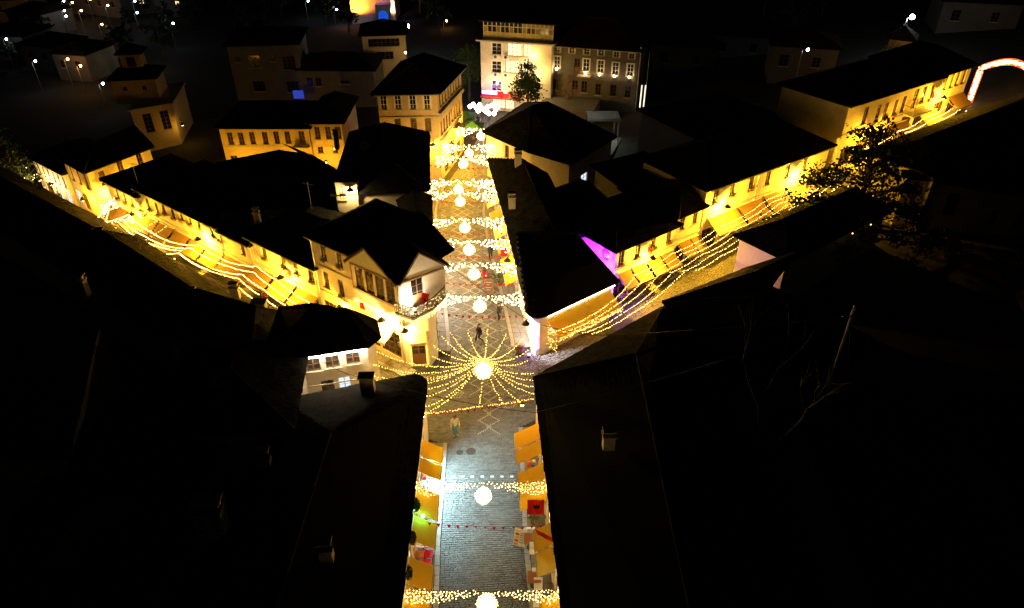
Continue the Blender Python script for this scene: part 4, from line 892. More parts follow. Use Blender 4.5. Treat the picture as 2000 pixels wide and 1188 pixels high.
# strings along the climbing street
for k in range(6):
    o = 1.35+.62*k; nodes = []
    for u in (.2+.7*k, 4.5+.4*k, 10.3, 16.5, 22.5): p = Rp(u, o); nodes.append((p.x, p.y, tz(p.x)+3.0))
    light_string(nodes, 'string of warm bulbs above the climbing street, '+ORD[k]+' out from its awnings', 'strings along the climbing street', sag=.3, sp=.2, r=.034, m=BULBS)
for k in range(4):
    o = 1.2+.7*k; nodes = []
    for u in (30, 35.5, 40, 43.5): p = p2+d55*(u-9.4)+V((.566, -.824))*o; nodes.append((p.x, p.y, tz(p.x)+3.2))
    light_string(nodes, 'string of warm bulbs below the arch, '+ORD[k]+' out from the upper house wall', 'strings on the upper street', sag=.35, sp=.22, r=.045, m=BULBS)
for k in range(5):
    p = Rp(-9.3+.5*k, 3.0+.45*k); m_ = Rp(-3.5, 2.7+.5*k); q = Rp(.4+.7*k, 1.4+.62*k)
    light_string([(p.x, p.y, 2.8), (m_.x, m_.y, 2.8), (q.x, q.y, tz(q.x)+3.0)], 'string of warm bulbs over the restaurant terrace', 'terrace strings', sag=.3, sp=.18, r=.032, m=BULBS)
# garland on the restaurant awning edge
t = thing('awning_garland', 'garland of tiny warm bulbs along the restaurant awning edge', 'string lights', nS.P(3, 2.2, 1.4)); pts = []
for i in range(170): pts.append(nS.P(random.uniform(.2, nS.L-.2), 2.05+random.uniform(-.25, .12), 1.42+random.uniform(-.05, .1)))
for i in range(60): pts.append(nS.P(.1+random.uniform(-.1, .1), random.uniform(.9, 2.7), .9+random.uniform(-.5, .5)))
part(bulbs(pts, .022), 'bulbs', BULB, t, 'stuff')
t = thing('light_strip', 'glowing light strip under the restaurant eave', 'light strip', nS.P(3, 3.5, .38))
part(MB().obox(nS.P(.1, 3.5, .36), nS.d.to_3d()*(nS.L-.2), nS.n.to_3d()*.04, (0, 0, .06)), 'strip', emat('strip_glow', (1, .74, .32), 9), t)
t = thing('light_strip', 'glowing light strip under the white bay house eave', 'light strip', whf[0].P(2, 5.5, .3))
part(MB().obox(whf[0].P(.05, 5.44, .2), whf[0].d.to_3d()*(whf[0].L-.1), whf[0].n.to_3d()*.05, (0, 0, .06)), 'strip', emat('strip_glow2', (1, .8, .5), 110), t)
# wall lamps (sodium)
def lamp_px(fc, px, py, label, pw, out=.95, **k):
    pw *= 1.7
    u, z = fc.hit(px, py, out); return wall_lamp(fc, u, z, label, pw, out, **k)
lamp_px(lof[0], 1421, 406, 'lit street lamp on the long house beside its wide awning', 420)
lamp_px(lof[0], 1568, 348, 'lit street lamp on the long house seen through the cedar', 380)
lamp_px(puf[0], 1275, 506, 'lit street lamp on the purple house beside a red flag', 300)
lamp_px(faf[0], 1714, 267, 'lit street lamp on the upper house behind the cedar top', 380)
lamp_px(fbf[0], 1843, 193, 'lit street lamp between the upper house and the end house', 420)
lamp_px(f1f[0], 548, 544, 'lit street lamp on the row house beside the corner house', 420)
lamp_px(f2af[0], 387, 469, 'lit street lamp on the long row house with nine windows', 420)
lamp_px(f3f[0], 258, 421, 'lit street lamp on the low row house by the bend', 420)
wall_lamp(gf[0], gf[0].L-.8, .6, 'lit street lamp on the bend house lane front', 160)
wall_lamp(gf[1], 1.4, 1.0, 'lit street lamp at the bend house corner', 420)
wall_lamp(hf[0], 3, .4, 'lit street lamp on the pinkish shop row', 90, col=(1, .6, .2))
wall_lamp(hf[0], 5.5, .5, 'small lit street lamp by the cool shop window', 50, col=(1, .62, .25))
wall_lamp(fl_, 3.3, 3.75, 'lit lamp above the pale awning of the corner house', 260, col=(1, .6, .15), out=.6)
wall_lamp(wgf[0], 2.9, 2.95, 'lit lamp on the three-storey wing of the corner house', 240, out=.6)
wall_lamp(ef[1], .1, 3.4, 'lit lamp beside the corner house door', 150, col=(1, .58, .13), out=.4)
BALC = (fr_.P(.72, 5.0, .6), (-fr_.n.x*.75, -fr_.n.y*.75, .75))
for k, yv in enumerate((51, 57.5, 63.5)):
    fc = Fac((wl(yv+4)-.2, yv+4), (wl(yv-4)-.2, yv-4)) ; fc = Fac((wl(yv-4)-.15, yv-4), (wl(yv+4)-.15, yv+4)); 
    wall_lamp(fc, 4, 3.3, ['lit street lamp just past the corner house roof', 'lit street lamp below the big inner house eave', 'lit street lamp before the tall yellow house'][k], 110, out=.6)
for k, u in enumerate((2, 6.5)): wall_lamp(jf[1], u, 3.4+k*.1, ['lit street lamp at the near end of the tall yellow house', 'lit street lamp under the tall yellow house balcony'][k], 420, out=.7)
for k, yv in enumerate((44.5, 50, 56, 61.5)):
    fc = Fac((wr(yv+3)+.15, yv+3), (wr(yv-3)+.15, yv-3)); wall_lamp(fc, 3, 3.1, ['lit lamp on the restaurant street wall', 'lit lamp on the shop row by the red banner', 'lit lamp on the shop row by the upper bunting', 'lit lamp on the top end of the shop row'][k], 70, col=(1, .62, .2), out=.55)
wall_lamp(jf[0], 5.4, 4.2, 'lit lamp on the end wall of the tall yellow house', 150, out=.6)
# back lane lamps in front of the lane house
for k, (x, y) in enumerate(((-29.5, 72.6), (-24.5, 72.4), (-20.2, 73))):
    t = thing('lane_lamp', ['short lane lamp at the far end of the lane house', 'short lane lamp at the middle of the lane house', 'short lane lamp before the taller lane house'][k], 'lamp', (x, y, tz(x))); z = tz(x)
    part(MB().tube([(x, y, z), (x, y, z+2.2)], .04, 6), 'post', IRON, t); part(MB().lathe((x, y, z+2.2), [(.05, .3), (.2, .12), (.19, .1)], 10), 'shade', IRON, t); smooth(part(MB().ball((x, y, z+2.25), .1, 8, 6), 'bulb', SODG, t)); point(t, (x, y, z+2.1), SOD, 300, .1)
# bright white lamp on the restaurant corner pillar
lw = un(1027, 634, 3.0); t = thing('wall_lamp', 'white street lamp blazing on the restaurant corner pillar', 'wall lamp', lw)
part(MB().lathe(lw, [(.05, .36), (.1, .3), (.3, .1), (.31, .06), (.27, .06), (.09, .26)], 14), 'shade', IRON, t); smooth(part(MB().ball(lw+V((0, 0, .05)), .13, 10, 6), 'bulb', WHG, t)); part(MB().tube([lw+V((0, 0, .3)), lw+V((.3, .3, .5)), (n_sw.x+.2, n_sw.y+.1, 3.3)], .03, 6), 'bracket', IRON, t)
point(t, lw+V((.0, -.05, -.25)), (1, .9, .97), 900, .1, (2.0, (.65, .6, -.6)))
# purple floodlights
def flood(p, aim, col, pw, label, glow, spot=2.2):
    t = thing('floodlight', label, 'floodlight', p); d = V(aim).normalized(); p = V(p)
    part(MB().obox(p-d*.12+V((-.12, -.05, -.1)), (.24, 0, 0), (0, .1, 0), (0, 0, .2)), 'housing', IRON, t)
    smooth(part(MB().ball(p+d*.06, .09, 8, 6), 'lens', glow, t)); point(t, p+d*.28, col, pw, .06, (spot, aim)); return t
PUR = emat('purple_glow', (.5, .12, 1), 30); BLG = emat('blue_glow', (.15, .3, 1), 20); GRG = emat('green_glow', (.1, 1, .35), 20)
pf = puf[3].P(puf[3].L-.45, 3.35, .45); flood(pf, (-.3, .35, .75), (.34, .01, 1), 1900, 'purple floodlight washing the emblem wall', PUR)
point(bpy.data.objects[[o.name for o in C.objects if o.get('label') == 'purple floodlight washing the emblem wall'][0]], pf+V((-.5, -.3, .35)), (.32, .01, 1), 420, .06)
pp = un(1192, 603, .5); flood(pp, (.2, .4, .8), (.5, .08, 1), 330, 'purple floodlight at the foot of the restaurant terrace post', PUR)
pp = un(1033, 694, .35); flood(pp, (.35, .5, .8), (.45, .05, 1), 1000, 'purple floodlight beside the barrel at the restaurant corner', PUR)
flood(BALC[0], BALC[1], (1, .78, .5), 420, 'warm floodlight on the corner house balcony', emat('balcony_glow', (1, .85, .6), 40), 2.5)
# cool shop floodlights
y1 = un(862, 948, .1).y; flood((wl(y1)-.05, y1+.1, 2.75), (.9, -.2, -.55), (.5, .86, 1), 2100, 'cool white floodlight in the gap between near awnings', WHG, 2.6)
flood((wl(47.5)+.1, 47.3, 3.2), (.8, -.35, -.8), (.9, .95, 1), 330, 'cool white floodlight behind the corner house', WHG, 2.6)
flood((wl(52)+.1, 52.3, 3.2), (.8, -.1, -.8), (.85, .95, 1), 420, 'cool white floodlight below the dark inner house', WHG, 2.6)
gp = un(826, 1008, 3.0); t = thing('green_lamp', 'small green lamp above the near awnings', 'lamp', gp); smooth(part(MB().ball(gp, .09, 10, 6), 'bulb', GRG, t)); part(MB().tube([gp, gp+V((-.3, 0, .15))], .02, 5), 'bracket', IRON, t); point(t, gp+V((.05, 0, .12)), (.15, 1, .5), 16, .06)
# small uplight on gallery and cafe lights of the hotel square
for k, (px, py) in enumerate(((918, 208), (930, 210), (943, 213), (953, 209), (962, 206), (972, 208), (955, 222), (965, 222), (924, 204), (937, 205), (949, 218), (968, 214), (934, 217))):
    p = un(px, py, 2.0); t = thing('cafe_lantern', 'white cafe lantern glowing on the hotel square', 'lantern', p, group='cafe lanterns on the hotel square')
    smooth(part(MB().ball(p, .26, 10, 6), 'lantern', emat('lantern_glow', (1, .8, .72), 16), t)); part(MB().tube([(p.x, p.y, 0), p], .03, 5), 'post', IRON, t)
t = thing('neon_sign', 'violet neon sign over the red hotel awning', 'sign', hof[0].P(1.4, 2.75, 1.2)); part(MB().obox(hof[0].P(.5, 2.55, 1.32), hof[0].d.to_3d()*2.0, hof[0].n.to_3d()*.06, (0, 0, .4)), 'panel', emat('neon', (.75, .35, 1), 5), t)
hs = thing('facade_lamp', 'lamp washing the hotel bay in warm light', 'lamp', hof[0].P(6.9, 7.6, .3)); smooth(part(MB().ball(hof[0].P(6.9, 7.6, .3), .12, 8, 6), 'bulb', SODG, hs)); point(hs, hof[0].P(6.9, 7.5, .6), (1, .66, .22), 70, .1)
hs = thing('facade_lamp', 'lamp on a post washing the hotel front by the square', 'lamp', hof[0].P(4, 3.4, 3)); part(MB().tube([hof[0].P(4, 0, 3), hof[0].P(4, 3.4, 3)], .04, 6), 'post', IRON, hs); smooth(part(MB().ball(hof[0].P(4, 3.5, 3), .12, 8, 6), 'bulb', SODG, hs)); point(hs, hof[0].P(4, 3.5, 2.8), (1, .66, .22), 330, .1)
hs = thing('facade_lamp', 'lamp at the far end of the hotel front by the tree', 'lamp', hof[0].P(8, 5.4, 1.6)); part(MB().tube([hof[0].P(8, 0, 1.6), hof[0].P(8, 5.4, 1.6)], .04, 6), 'post', IRON, hs); smooth(part(MB().ball(hof[0].P(8, 5.5, 1.6), .12, 8, 6), 'bulb', SODG, hs)); point(hs, hof[0].P(8, 5.5, 1.4), (1, .66, .22), 120, .1)
# light arch at the top of the climbing street
la = un(1890, 206, 5.8); lb = la+V((.566, -.824, 0))*6.2
t = thing('light_arch', 'illuminated red-edged arch of bulbs spanning the upper street', 'arch', la)
def archp(f, r): # f 0..1
    if f < .3: q = la+V((0, 0, 4.2*f/.3)); n_ = V((-.566, .824, 0))
    elif f > .7: q = lb+V((0, 0, 4.2*(1-f)/.3)); n_ = V((.566, -.824, 0))
    else: g = (f-.3)/.4; q = la.lerp(lb, g)+V((0, 0, 4.2+1.3*math.sin(math.pi*g))); n_ = V((0, 0, 1))
    return q+n_*r
part(MB().tube([archp(i/40, .3) for i in range(41)], .05, 6), 'outer_rail', emat('red_tube', (1, .05, .008), 3), t); part(MB().tube([archp(i/40, -.3) for i in range(41)], .05, 6), 'inner_rail', emat('red_tube', (1, .05, .008), 3), t)
part(bulbs([archp(random.random(), random.uniform(-.26, .26))+V((random.uniform(-.06, .06),)*3) for i in range(800)], .036), 'bulbs', emat('arch_bulb', (1, .7, .32), 12), t, 'stuff')

# ================================================================== CHIMNEYS, DISHES, POLES, CABLES
STN = mat('chimney_stone', (.34, .31, .26), .95, .3, 8, .5)
_bl = {}
def chimney(px, py, zt, w, d, h, label, stones=False, rz=.05, pots=True):
    p = un(px, py, zt); z0 = zt-h; t = thing('chimney', label, 'chimney', (p.x, p.y, z0), rz, group='stone chimneys on the dark roofs')
    lw = []
    if stones:
        bh = .22; n = int(h/bh)
        core = MB().box(-w/2+.05, -d/2+.05, 0, w/2-.05, d/2-.05, h); lpart(core.mesh('mortar_core', ROADB), 'mortar_core', t)
        for k in range(n):
            for (L, D, ang) in ((w, d, 0), (d, w, math.pi/2), (w, d, math.pi), (d, w, -math.pi/2)):
                m = max(2, int(L/.34)); off = .5 if k % 2 else 0
                for i in range(m):
                    bw = L/m; key = (round(bw, 2),)
                    if key not in _bl: _bl[key] = MB().hexa([(-bw/2+.008, 0, .008), (bw/2-.008, 0, .008), (bw/2-.008, .12, .008), (-bw/2+.008, .12, .008), (-bw/2+.015, .012, bh-.01), (bw/2-.015, .008, bh-.006), (bw/2-.008, .12, bh-.008), (-bw/2+.008, .12, bh-.008)]).mesh('stone', STN)
                    x = -L/2+bw*(i+.5)
                    if i in (0, m-1) and (k % 2) == (0 if ang in (0, math.pi) else 1) and m > 2: continue
                    c, s_ = math.cos(ang), math.sin(ang); yv = -D/2+random.uniform(-.012, .012)
                    lpart(_bl[key], 'stone', t, (x*c-yv*s_, x*s_+yv*c, k*bh), ang)
    else: lpart(MB().box(-w/2, -d/2, 0, w/2, d/2, h).mesh('shaft', STN), 'shaft', t)
    lpart(MB().box(-w/2-.07, -d/2-.07, h, w/2+.07, d/2+.07, h+.08).mesh('cap', SLATE if stones else STN), 'cap', t)
    if pots:
        pm = MB().box(-.09, -.09, 0, .09, .09, .26).mesh('vent_stone', STN)
        for x in (-w/2+.1, 0, w/2-.1): lpart(pm, 'vent_stone', t, (x, 0, h+.08))
        lpart(MB().box(-w/2-.05, -d/2-.02, h+.34, w/2+.05, d/2+.02, h+.41).mesh('top_slab', STN), 'top_slab', t)
    return t
chimney(434, 752, 6.6, 1.05, .8, 1.5, 'broad rubble stone chimney, smaller of two on the low dark house', True, .1)
chimney(405, 990, 6.4, 1.25, .9, 2.2, 'biggest rubble stone chimney on the low dark house', True, .1)
chimney(634, 1068, 6.3, .6, .5, 1.1, 'narrow stone chimney with amber-lit side on the curved-corner block', True, .1)
chimney(512, 888, 5.6, .7, .5, 1.3, 'pale stone chimney below the stone house wall', True, .05)
chimney(152, 548, 7.8, .8, .6, 1.2, 'stone chimney on the large house at the quarter edge', False)
chimney(375, 572, 5.3, .5, .4, .9, 'small stone chimney before the falling street, dim one')
chimney(457, 562, 5.3, .55, .4, .9, 'small pale stone chimney silhouetted on the falling street lights')
chimney(196, 455, 4.6, .55, .45, .9, 'small stone chimney beside the bright bend')
chimney(1190, 850, 6.6, .6, .5, .9, 'lone stone chimney on the large dark block', False)
chimney(1012, 300, 7.2, .6, .6, 1.6, 'tall pale chimney on the upper end of the shop row roof')
chimney(1000, 385, 6.9, .55, .5, 1.0, 'pale chimney in the middle of the shop row roof')
chimney(500, 415, 6.4, .45, .45, .9, 'small chimney on the row house roof beside the antenna mast')
chimney(655, 262, 8.0, .4, .4, 1.5, 'thin dark chimney before the taller lane house', False)
chimney(715, 735, 5.9, .8, .55, 1.6, 'dark chimney stack against the white bay house', False, pots=False)
chimney(505, 590, 5.4, .9, .6, 1.6, 'dark square chimney stack at the end of the falling street', False, pots=False)
# satellite dish
dp = un(712, 296, 8.4); t = thing('satellite_dish', 'white satellite dish on the big inner house roof', 'satellite dish', dp)
mb = MB(); n = 16; nrm = V((.5, -.75, .35)).normalized(); a_ = nrm.orthogonal().normalized(); b_ = nrm.cross(a_)
rings = [(r, .25*r*r) for r in (.02, .2, .38, .5)]
vs_ = [dp+V((0, 0, .5))+nrm*hh+(a_*math.cos(2*math.pi*j/n)+b_*math.sin(2*math.pi*j/n))*r for r, hh in rings for j in range(n)]
mb.add(vs_, [(i*n+j, i*n+(j+1) % n, (i+1)*n+(j+1) % n, (i+1)*n+j) for i in range(3) for j in range(n)]); smooth(part(mb, 'dish', WHITE, t))
part(MB().tube([dp+V((0, 0, -.6)), dp+V((0, 0, .5))], .03, 6), 'mast', ZINC, t); part(MB().tube([dp+V((0, 0, .1)), dp+V((0, 0, .4))+nrm*.6], .015, 5), 'feed_arm', ZINC, t)
def mast(px, py, zb, h, label, arms=()):
    p = un(px, py, zb); t = thing('antenna_mast', label, 'mast', p); part(MB().tube([p, p+V((0, 0, h))], .035, 6), 'pole', ZINC, t)
    for z, L in arms: part(MB().tube([p+V((-L/2, .1, z)), p+V((L/2, -.1, z))], .025, 5), 'crossarm', ZINC, t)
    return p+V((0, 0, h))
m1_ = mast(612, 425, 5.6, 3.2, 'thin antenna mast on the row house roof', [(3.0, .8)])
m2_ = mast(271, 362, 4.6, 2.2, 'thin antenna mast with crossbar by the bend house', [(2.1, .9), (1.8, .5)])
m3_ = mast(1257, 218, 1.2, 7.6, 'slim lit flag mast beside the stone hall')
up = un(1617, 760, 5.2); t = thing('utility_pole', 'grey utility pole with stay wires above the dark roofs', 'utility pole', (up.x, up.y, tz(up.x)))
part(MB().tube([(up.x, up.y, tz(up.x)), (up.x, up.y, 11.0)], .14, 8, .09), 'pole', STN, t)
part(MB().tube([(up.x, up.y, 10.2), (up.x+.9, up.y-.8, 4.5)], .02, 4), 'stay_wire', ZINC, t); part(MB().tube([(up.x-.5, up.y, 10.4), (up.x+.5, up.y, 10.4)], .05, 5), 'crossarm', ZINC, t)
part(MB().ball((up.x, up.y, 11.05), .09, 8, 5), 'cap', WHITE, t); ptop = V((up.x, up.y, 10.4))
def cable(nodes, label, sag=.5, r=.022):
    nodes = [V(n) for n in nodes]; path = []
    for a, b in zip(nodes[:-1], nodes[1:]): path += cat(a, b, sag, 16)[:-1]
    path.append(nodes[-1]); return single(MB().tube(path, r, 5), 'cable', CABLE, label, 'cable', nodes[0], group='overhead cables')
cable([un(869, 512, 7.6), un(1035, 628, 4.6), un(1165, 655, 4.9), ptop], 'black cable from the corner house gable past the restaurant to the pole', .15)
cable([un(612, 694, 6.0), un(715, 738, 5.8), un(1045, 806, 4.8), ptop], 'black cable slung from the white bay house across the street to the pole', .35)
cable([un(271, 372, 5.2), un(190, 392, 4.0)], 'black cable from the mast to the bend house corner', .2)
cable([m1_, m2_], 'thin black cable between the two antenna masts', .9, .015)

# ================================================================== BUNTING, FLAGS, SIGNS
for k, (py, z, nm) in enumerate(((1018, 2.9, 'across the near street below the light curtain'), (610, 3.6, 'across the upper street by the corner house'), (548, 3.6, 'across the upper street behind the red scooter'), (494, 3.6, 'across the upper street by the red banner'), (450, 3.6, 'across the upper street by the pale inlay'), (389, 3.6, 'high up the upper street'), (322, 3.6, 'below the tall yellow house'))):
    y = cy(py, z); bunting((wl(y), y, z), (wr(y), y-.2, z-.1), 'string of red pennants '+nm, 14)
bunting(rim[0]+V((0, .15, -.1)), rim[3]+V((0, .15, -.1)), 'string of red pennants hung with the crossing lights', 16)
bunting(Rp(-7.3, .3).to_3d()+V((0, 0, 2.9)), Rp(-4.2, 3.8).to_3d()+V((0, 0, 2.6)), 'string of red pennants over the restaurant terrace', 10)
EAG = mat('flag_black', (.02, .015, .015), .8)
def flag(p, dx, dz, L, hgt_, label, fold=.12, pole=None):
    p = V(p); t = thing('flag', label, 'flag', p, group='red flags along the streets'); dx, dz = V(dx).normalized(), V(dz).normalized(); nn = dx.cross(dz)
    mb = MB(); N, M = 10, 6; vs_ = []
    for i in range(N+1):
        for j in range(M+1): vs_.append(p+dx*L*i/N+dz*hgt_*j/M+nn*fold*math.sin(i*1.1+j*.4)*(.3+i/N))
    fs_ = [(i*(M+1)+j, (i+1)*(M+1)+j, (i+1)*(M+1)+j+1, i*(M+1)+j+1) for i in range(N) for j in range(M)]
    mb.add(vs_, fs_); smooth(part(mb, 'cloth', RED, t))
    em = MB(); c = p+dx*L*.5+dz*hgt_*.5
    for sg in (1, -1): em.add([c+nn*.14*sg+dx*L*x+dz*hgt_*y for x, y in ((-.03, .25), (-.2, .1), (-.16, -.1), (-.05, -.02), (0, -.25), (.05, -.02), (.16, -.1), (.2, .1), (.03, .25), (0, .12))], [(0, 1, 2, 3, 9), (3, 4, 5, 9), (5, 6, 7, 8, 9)])
    part(em, 'eagle_emblem', EAG, t)
    if pole: part(MB().tube([V(pole[0]), V(pole[1])], .02, 5), 'pole', WOOD, t)
    return t
fp = un(838, 574, 6.0); flag(fp, (-.2, .05, -1), (-.85, -.3, .35), .95, .5, 'red flag on the corner house balcony', .06, (fp+V((.05, 0, .1)), (bpl[3].x-.5, bpl[3].y+.1, 4.9)))
fp = r1F.P(uy(r1F, 1058, 976, 3.3), 3.35, 1.2); flag(fp, (.9, .1, -.15), (0, -1, -.35), .9, .8, 'red flag with dark eagle draped over the wide ochre awning', .06)
fp = r1F.P(uy(r1F, 1070, 1052, 3.4), 3.45, .15); flag(fp, (-.75, .55, -.1), (.25, -.35, -.2), 1.1, .35, 'red flag blown flat against the short ochre awning', .05)
fp = un(978, 484, 3.2); flag(fp, (.6, 0, 0), (0, .1, -1), .55, .85, 'red banner hanging on the upper shop row', .03)
for fc, px, py, lab in ((puf[0], 1268, 494, 'small red flag beside the purple house lamp'), (faf[0], 1826, 190, 'small red flag beside the upper street lamp'), (faf[0], 1704, 262, 'small red flag beside the lamp behind the cedar'), (f1f[0], 556, 535, 'small red flag beside the row house lamp'), (fl_, 702, 596, 'small red flag on the lane side of the corner house'), (f3f[0], 276, 420, 'small red flag on the low row house by the bend')):
    u, z = fc.hit(px, py, .3); q = fc.P(u, z+.3, .3); flag(q, -fc.n.to_3d()*.2+fc.d.to_3d(), (0, 0, -1), .45, .6, lab, .04, (fc.P(u, z+.4, .02), fc.P(u, z+.3, .5)))
BOARDW = mat('board_white', (.75, .75, .74), .6, .05); INK = mat('ink_blue', (.08, .12, .5), .6); CHALK = mat('chalk_black', (.02, .02, .02), .8, .2)
def letters(t, o, ex, ez, rows, m, name='lettering', r=.012):
    mb = MB(); rng = random.Random(3)
    for (x0, x1, z) in rows:
        x = x0
        while x < x1:
            wd = rng.uniform(.03, .06); pts = [o+ex*(x+wd*a)+ez*(z+.05*b) for a, b in ((0, 0), (.2, 1), (.6, rng.choice((0, .5))), (.8, 1), (1, 0))]; mb.tube(pts, r*.6, 4); x += wd+.02
    return part(mb, name, m, t)
# menu board with food pictures
mp = un(1013, 1066, 0); t = thing('menu_board', 'white menu board with orange food pictures and blue writing', 'menu board', mp)
ex, ez = V((.96, -.28, 0)), V((.15, .5, .85)).normalized(); o = mp+V((-.32, 0, .1)); nn = ex.cross(ez)
part(MB().obox(o, ex*.66, ez*.95, nn*.025), 'panel', BOARDW, t)
for i, c_ in enumerate(((.75, .3, .05), (.55, .1, .03), (.8, .45, .1), (.4, .05, .05), (.8, .35, .05))):
    mb = MB().lathe((0, 0, 0), [(.12, 0), (.12, .01), (.001, .01)], 12); q = o+ex*.16+ez*(.1+.185*i)+nn*.027
    mb2 = MB(); mb2.add([q+ex*.13*math.cos(a)+ez*.075*math.sin(a) for a in [k*math.pi/6 for k in range(12)]], [tuple(range(12))]); part(mb2, 'food_picture', mat('food%d' % i, c_, .6), t)
letters(t, o+nn*.03, ex, ez, [(.34, .6, .72), (.34, .62, .6), (.34, .58, .48), (.34, .62, .34), (.34, .56, .2)], INK, r=.022)
for x in (.05, .6): part(MB().tube([mp+V((x-.3, 0, 0)), o+ex*x+ez*.9], .02, 5), 'leg', WOOD, t); 
part(MB().tube([mp+V((0, .45, 0)), o+ex*.33+ez*.9], .02, 5), 'prop', WOOD, t)
mp = un(955, 574, 0); t = thing('chalkboard', 'wooden chalkboard stand on the upper street', 'chalkboard', mp); ex, ez = V((1, -.1, 0)).normalized(), V((0, .3, .95)).normalized(); o = mp+V((-.38, 0, .05)); nn = ex.cross(ez)
part(MB().obox(o, ex*.76, ez*1.25, nn*.03), 'frame', WOODL, t); part(MB().obox(o+ex*.08+ez*.1+nn*.031, ex*.6, ez*1.05, nn*.005), 'slate', mat('chalk_brown', (.2, .12, .07), .8), t); letters(t, o+nn*.042, ex, ez, [(.15, .6, .95), (.2, .55, .75), (.15, .6, .5), (.2, .5, .3)], WHITE, r=.02)
part(MB().tube([mp+V((0, .5, 0)), o+ex*.38+ez*1.2], .025, 5), 'prop', WOODL, t)
# black sign panel on the corner house street wall
f3_ = ef[3]; t = thing('wall_sign', 'black sign with white writing on the corner house street wall', 'sign', f3_.P(.7, 1.8, .04)); part(MB().obox(f3_.P(.15, 1.35, .03), f3_.d.to_3d()*1.3, f3_.n.to_3d()*.04, (0, 0, 1.0)), 'panel', CHALK, t); letters(t, f3_.P(.25, 1.4, .08), f3_.d.to_3d(), V((0, 0, 1)), [(.05, .7, .7), (.1, .6, .5), (.05, .7, .25)], WHITE, r=.03)
t = thing('hanging_sign', 'small black oval shop sign at the corner house edge', 'sign', fl_.P(fl_.L-.1, 2.2, .35)); mb = MB(); q = fl_.P(fl_.L-.1, 2.2, .4); mb.tube([q+V((-.02, 0, 0)), q+V((.02, 0, 0))], .22, 16); part(mb, 'disc', CHALK, t); part(MB().tube([fl_.P(fl_.L-.1, 2.45, 0), fl_.P(fl_.L-.1, 2.45, .6)], .015, 4), 'bracket', IRON, t)

# ================================================================== FURNITURE AND SMALL THINGS
def chair(p, rz, label, group, m):
    t = thing('chair', label, 'chair', p, rz, group=group); lw = .02
    lpart(MB().box(-.22, -.22, .43, .22, .22, .49).mesh('seat', m), 'seat', t); lpart(MB().box(-.22, .19, .52, .22, .23, .9).mesh('backrest', m), 'backrest', t)
    lm = MB().box(-.018, -.018, 0, .018, .018, .43).mesh('leg', IRON)
    for x in (-.19, .19):
        for y in (-.19, .19): lpart(lm, 'leg', t, (x, y, 0))
    return t
def table(p, rz, label, group, m, s=.34):
    t = thing('cafe_table', label, 'table', p, rz, group=group); lpart(MB().box(-s, -s, .71, s, s, .75).mesh('tabletop', m), 'tabletop', t); lpart(MB().lathe((0, 0, 0), [(.2, 0), (.2, .03), (.03, .05), (.03, .71)], 12).mesh('pedestal', IRON), 'pedestal', t); return t
CH = mat('cushion_white', (.75, .72, .7), .8, .08); TB = mat('table_brown', (.3, .11, .05), .5, .15)
zz = .13
for k, py in enumerate((1037, 1076, 1117, 1146)):
    p = un(1037+ (py-1037)*.13, py, zz+.45); chair((p.x, p.y, zz), (0 if k % 2 else math.pi), ['white cafe chair beside the potted flowers', 'white cafe chair facing the upper brown table', 'white cafe chair behind the lower brown table', 'white cafe chair facing the lower brown table'][k], 'white cafe chairs', CH)
for k, py in enumerate((1052, 1127)):
    p = un(1036+(py-1052)*.1, py, zz+.73); table((p.x, p.y, zz), 0, ['brown cafe table, nearer the menu board', 'brown cafe table, nearer the foot of the street'][k], 'brown cafe tables', TB)
p = un(1050, 1180, zz+.4); chair((p.x, p.y, zz), 0, 'white cafe chair below the lowest light curtain', 'white cafe chairs', CH)
RC = mat('cushion_red', (.65, .02, .06), .8, .08)
for k, (px, py) in enumerate(((838, 1082), (834, 1100), (820, 1083))):
    p = un(px, py, zz+.45); chair((p.x, p.y, zz), 1.57, ['red chair in the gap between ochre awnings', 'red chair half under the downhill awning', 'orange chair against the curved-corner block wall'][k], 'red chairs', RC if k < 2 else mat('cushion_orange', (.6, .25, .08), .8))
p = un(828, 1076, zz); table((p.x, p.y, zz), 0, 'pale table in the gap between ochre awnings', 'pale tables', BOARDW)
for k, (px, py) in enumerate(((1072, 672), (1090, 664), (1105, 657), (1128, 640), (1145, 630))):
    p = un(px, py, .1); (chair((p.x, p.y, 0.02), 2.2+k, ['white terrace chair nearest the corner pillar', '', 'white terrace chair under the red pennants', '', 'white terrace chair toward the purple light'][k], 'terrace chairs', CH) if k % 2 == 0 else table((p.x, p.y, .02), .9, ['', 'round pale terrace table by the pillar', '', 'pale terrace table below the awning garland'][k], 'terrace tables', BOARDW, .3))
def planter(p, r, label, group=None, s=.35, n=120):
    p = V(p); t = thing('potted_plant', label, 'plant', p, group=group); part(MB().lathe(p, [(.1, 0), (.16, .02), (.2, .3), (.17, .3)], 12), 'pot', TERRA, t); lf = MB()
    for k in range(n):
        d = V((random.gauss(0, 1), random.gauss(0, 1), random.gauss(0, 1))).normalized()*s*random.random()**.4; leaf(lf, p+V((0, 0, .3+s*.8))+d, .1)
    part(lf, 'foliage', LEAF, t, 'stuff'); return t
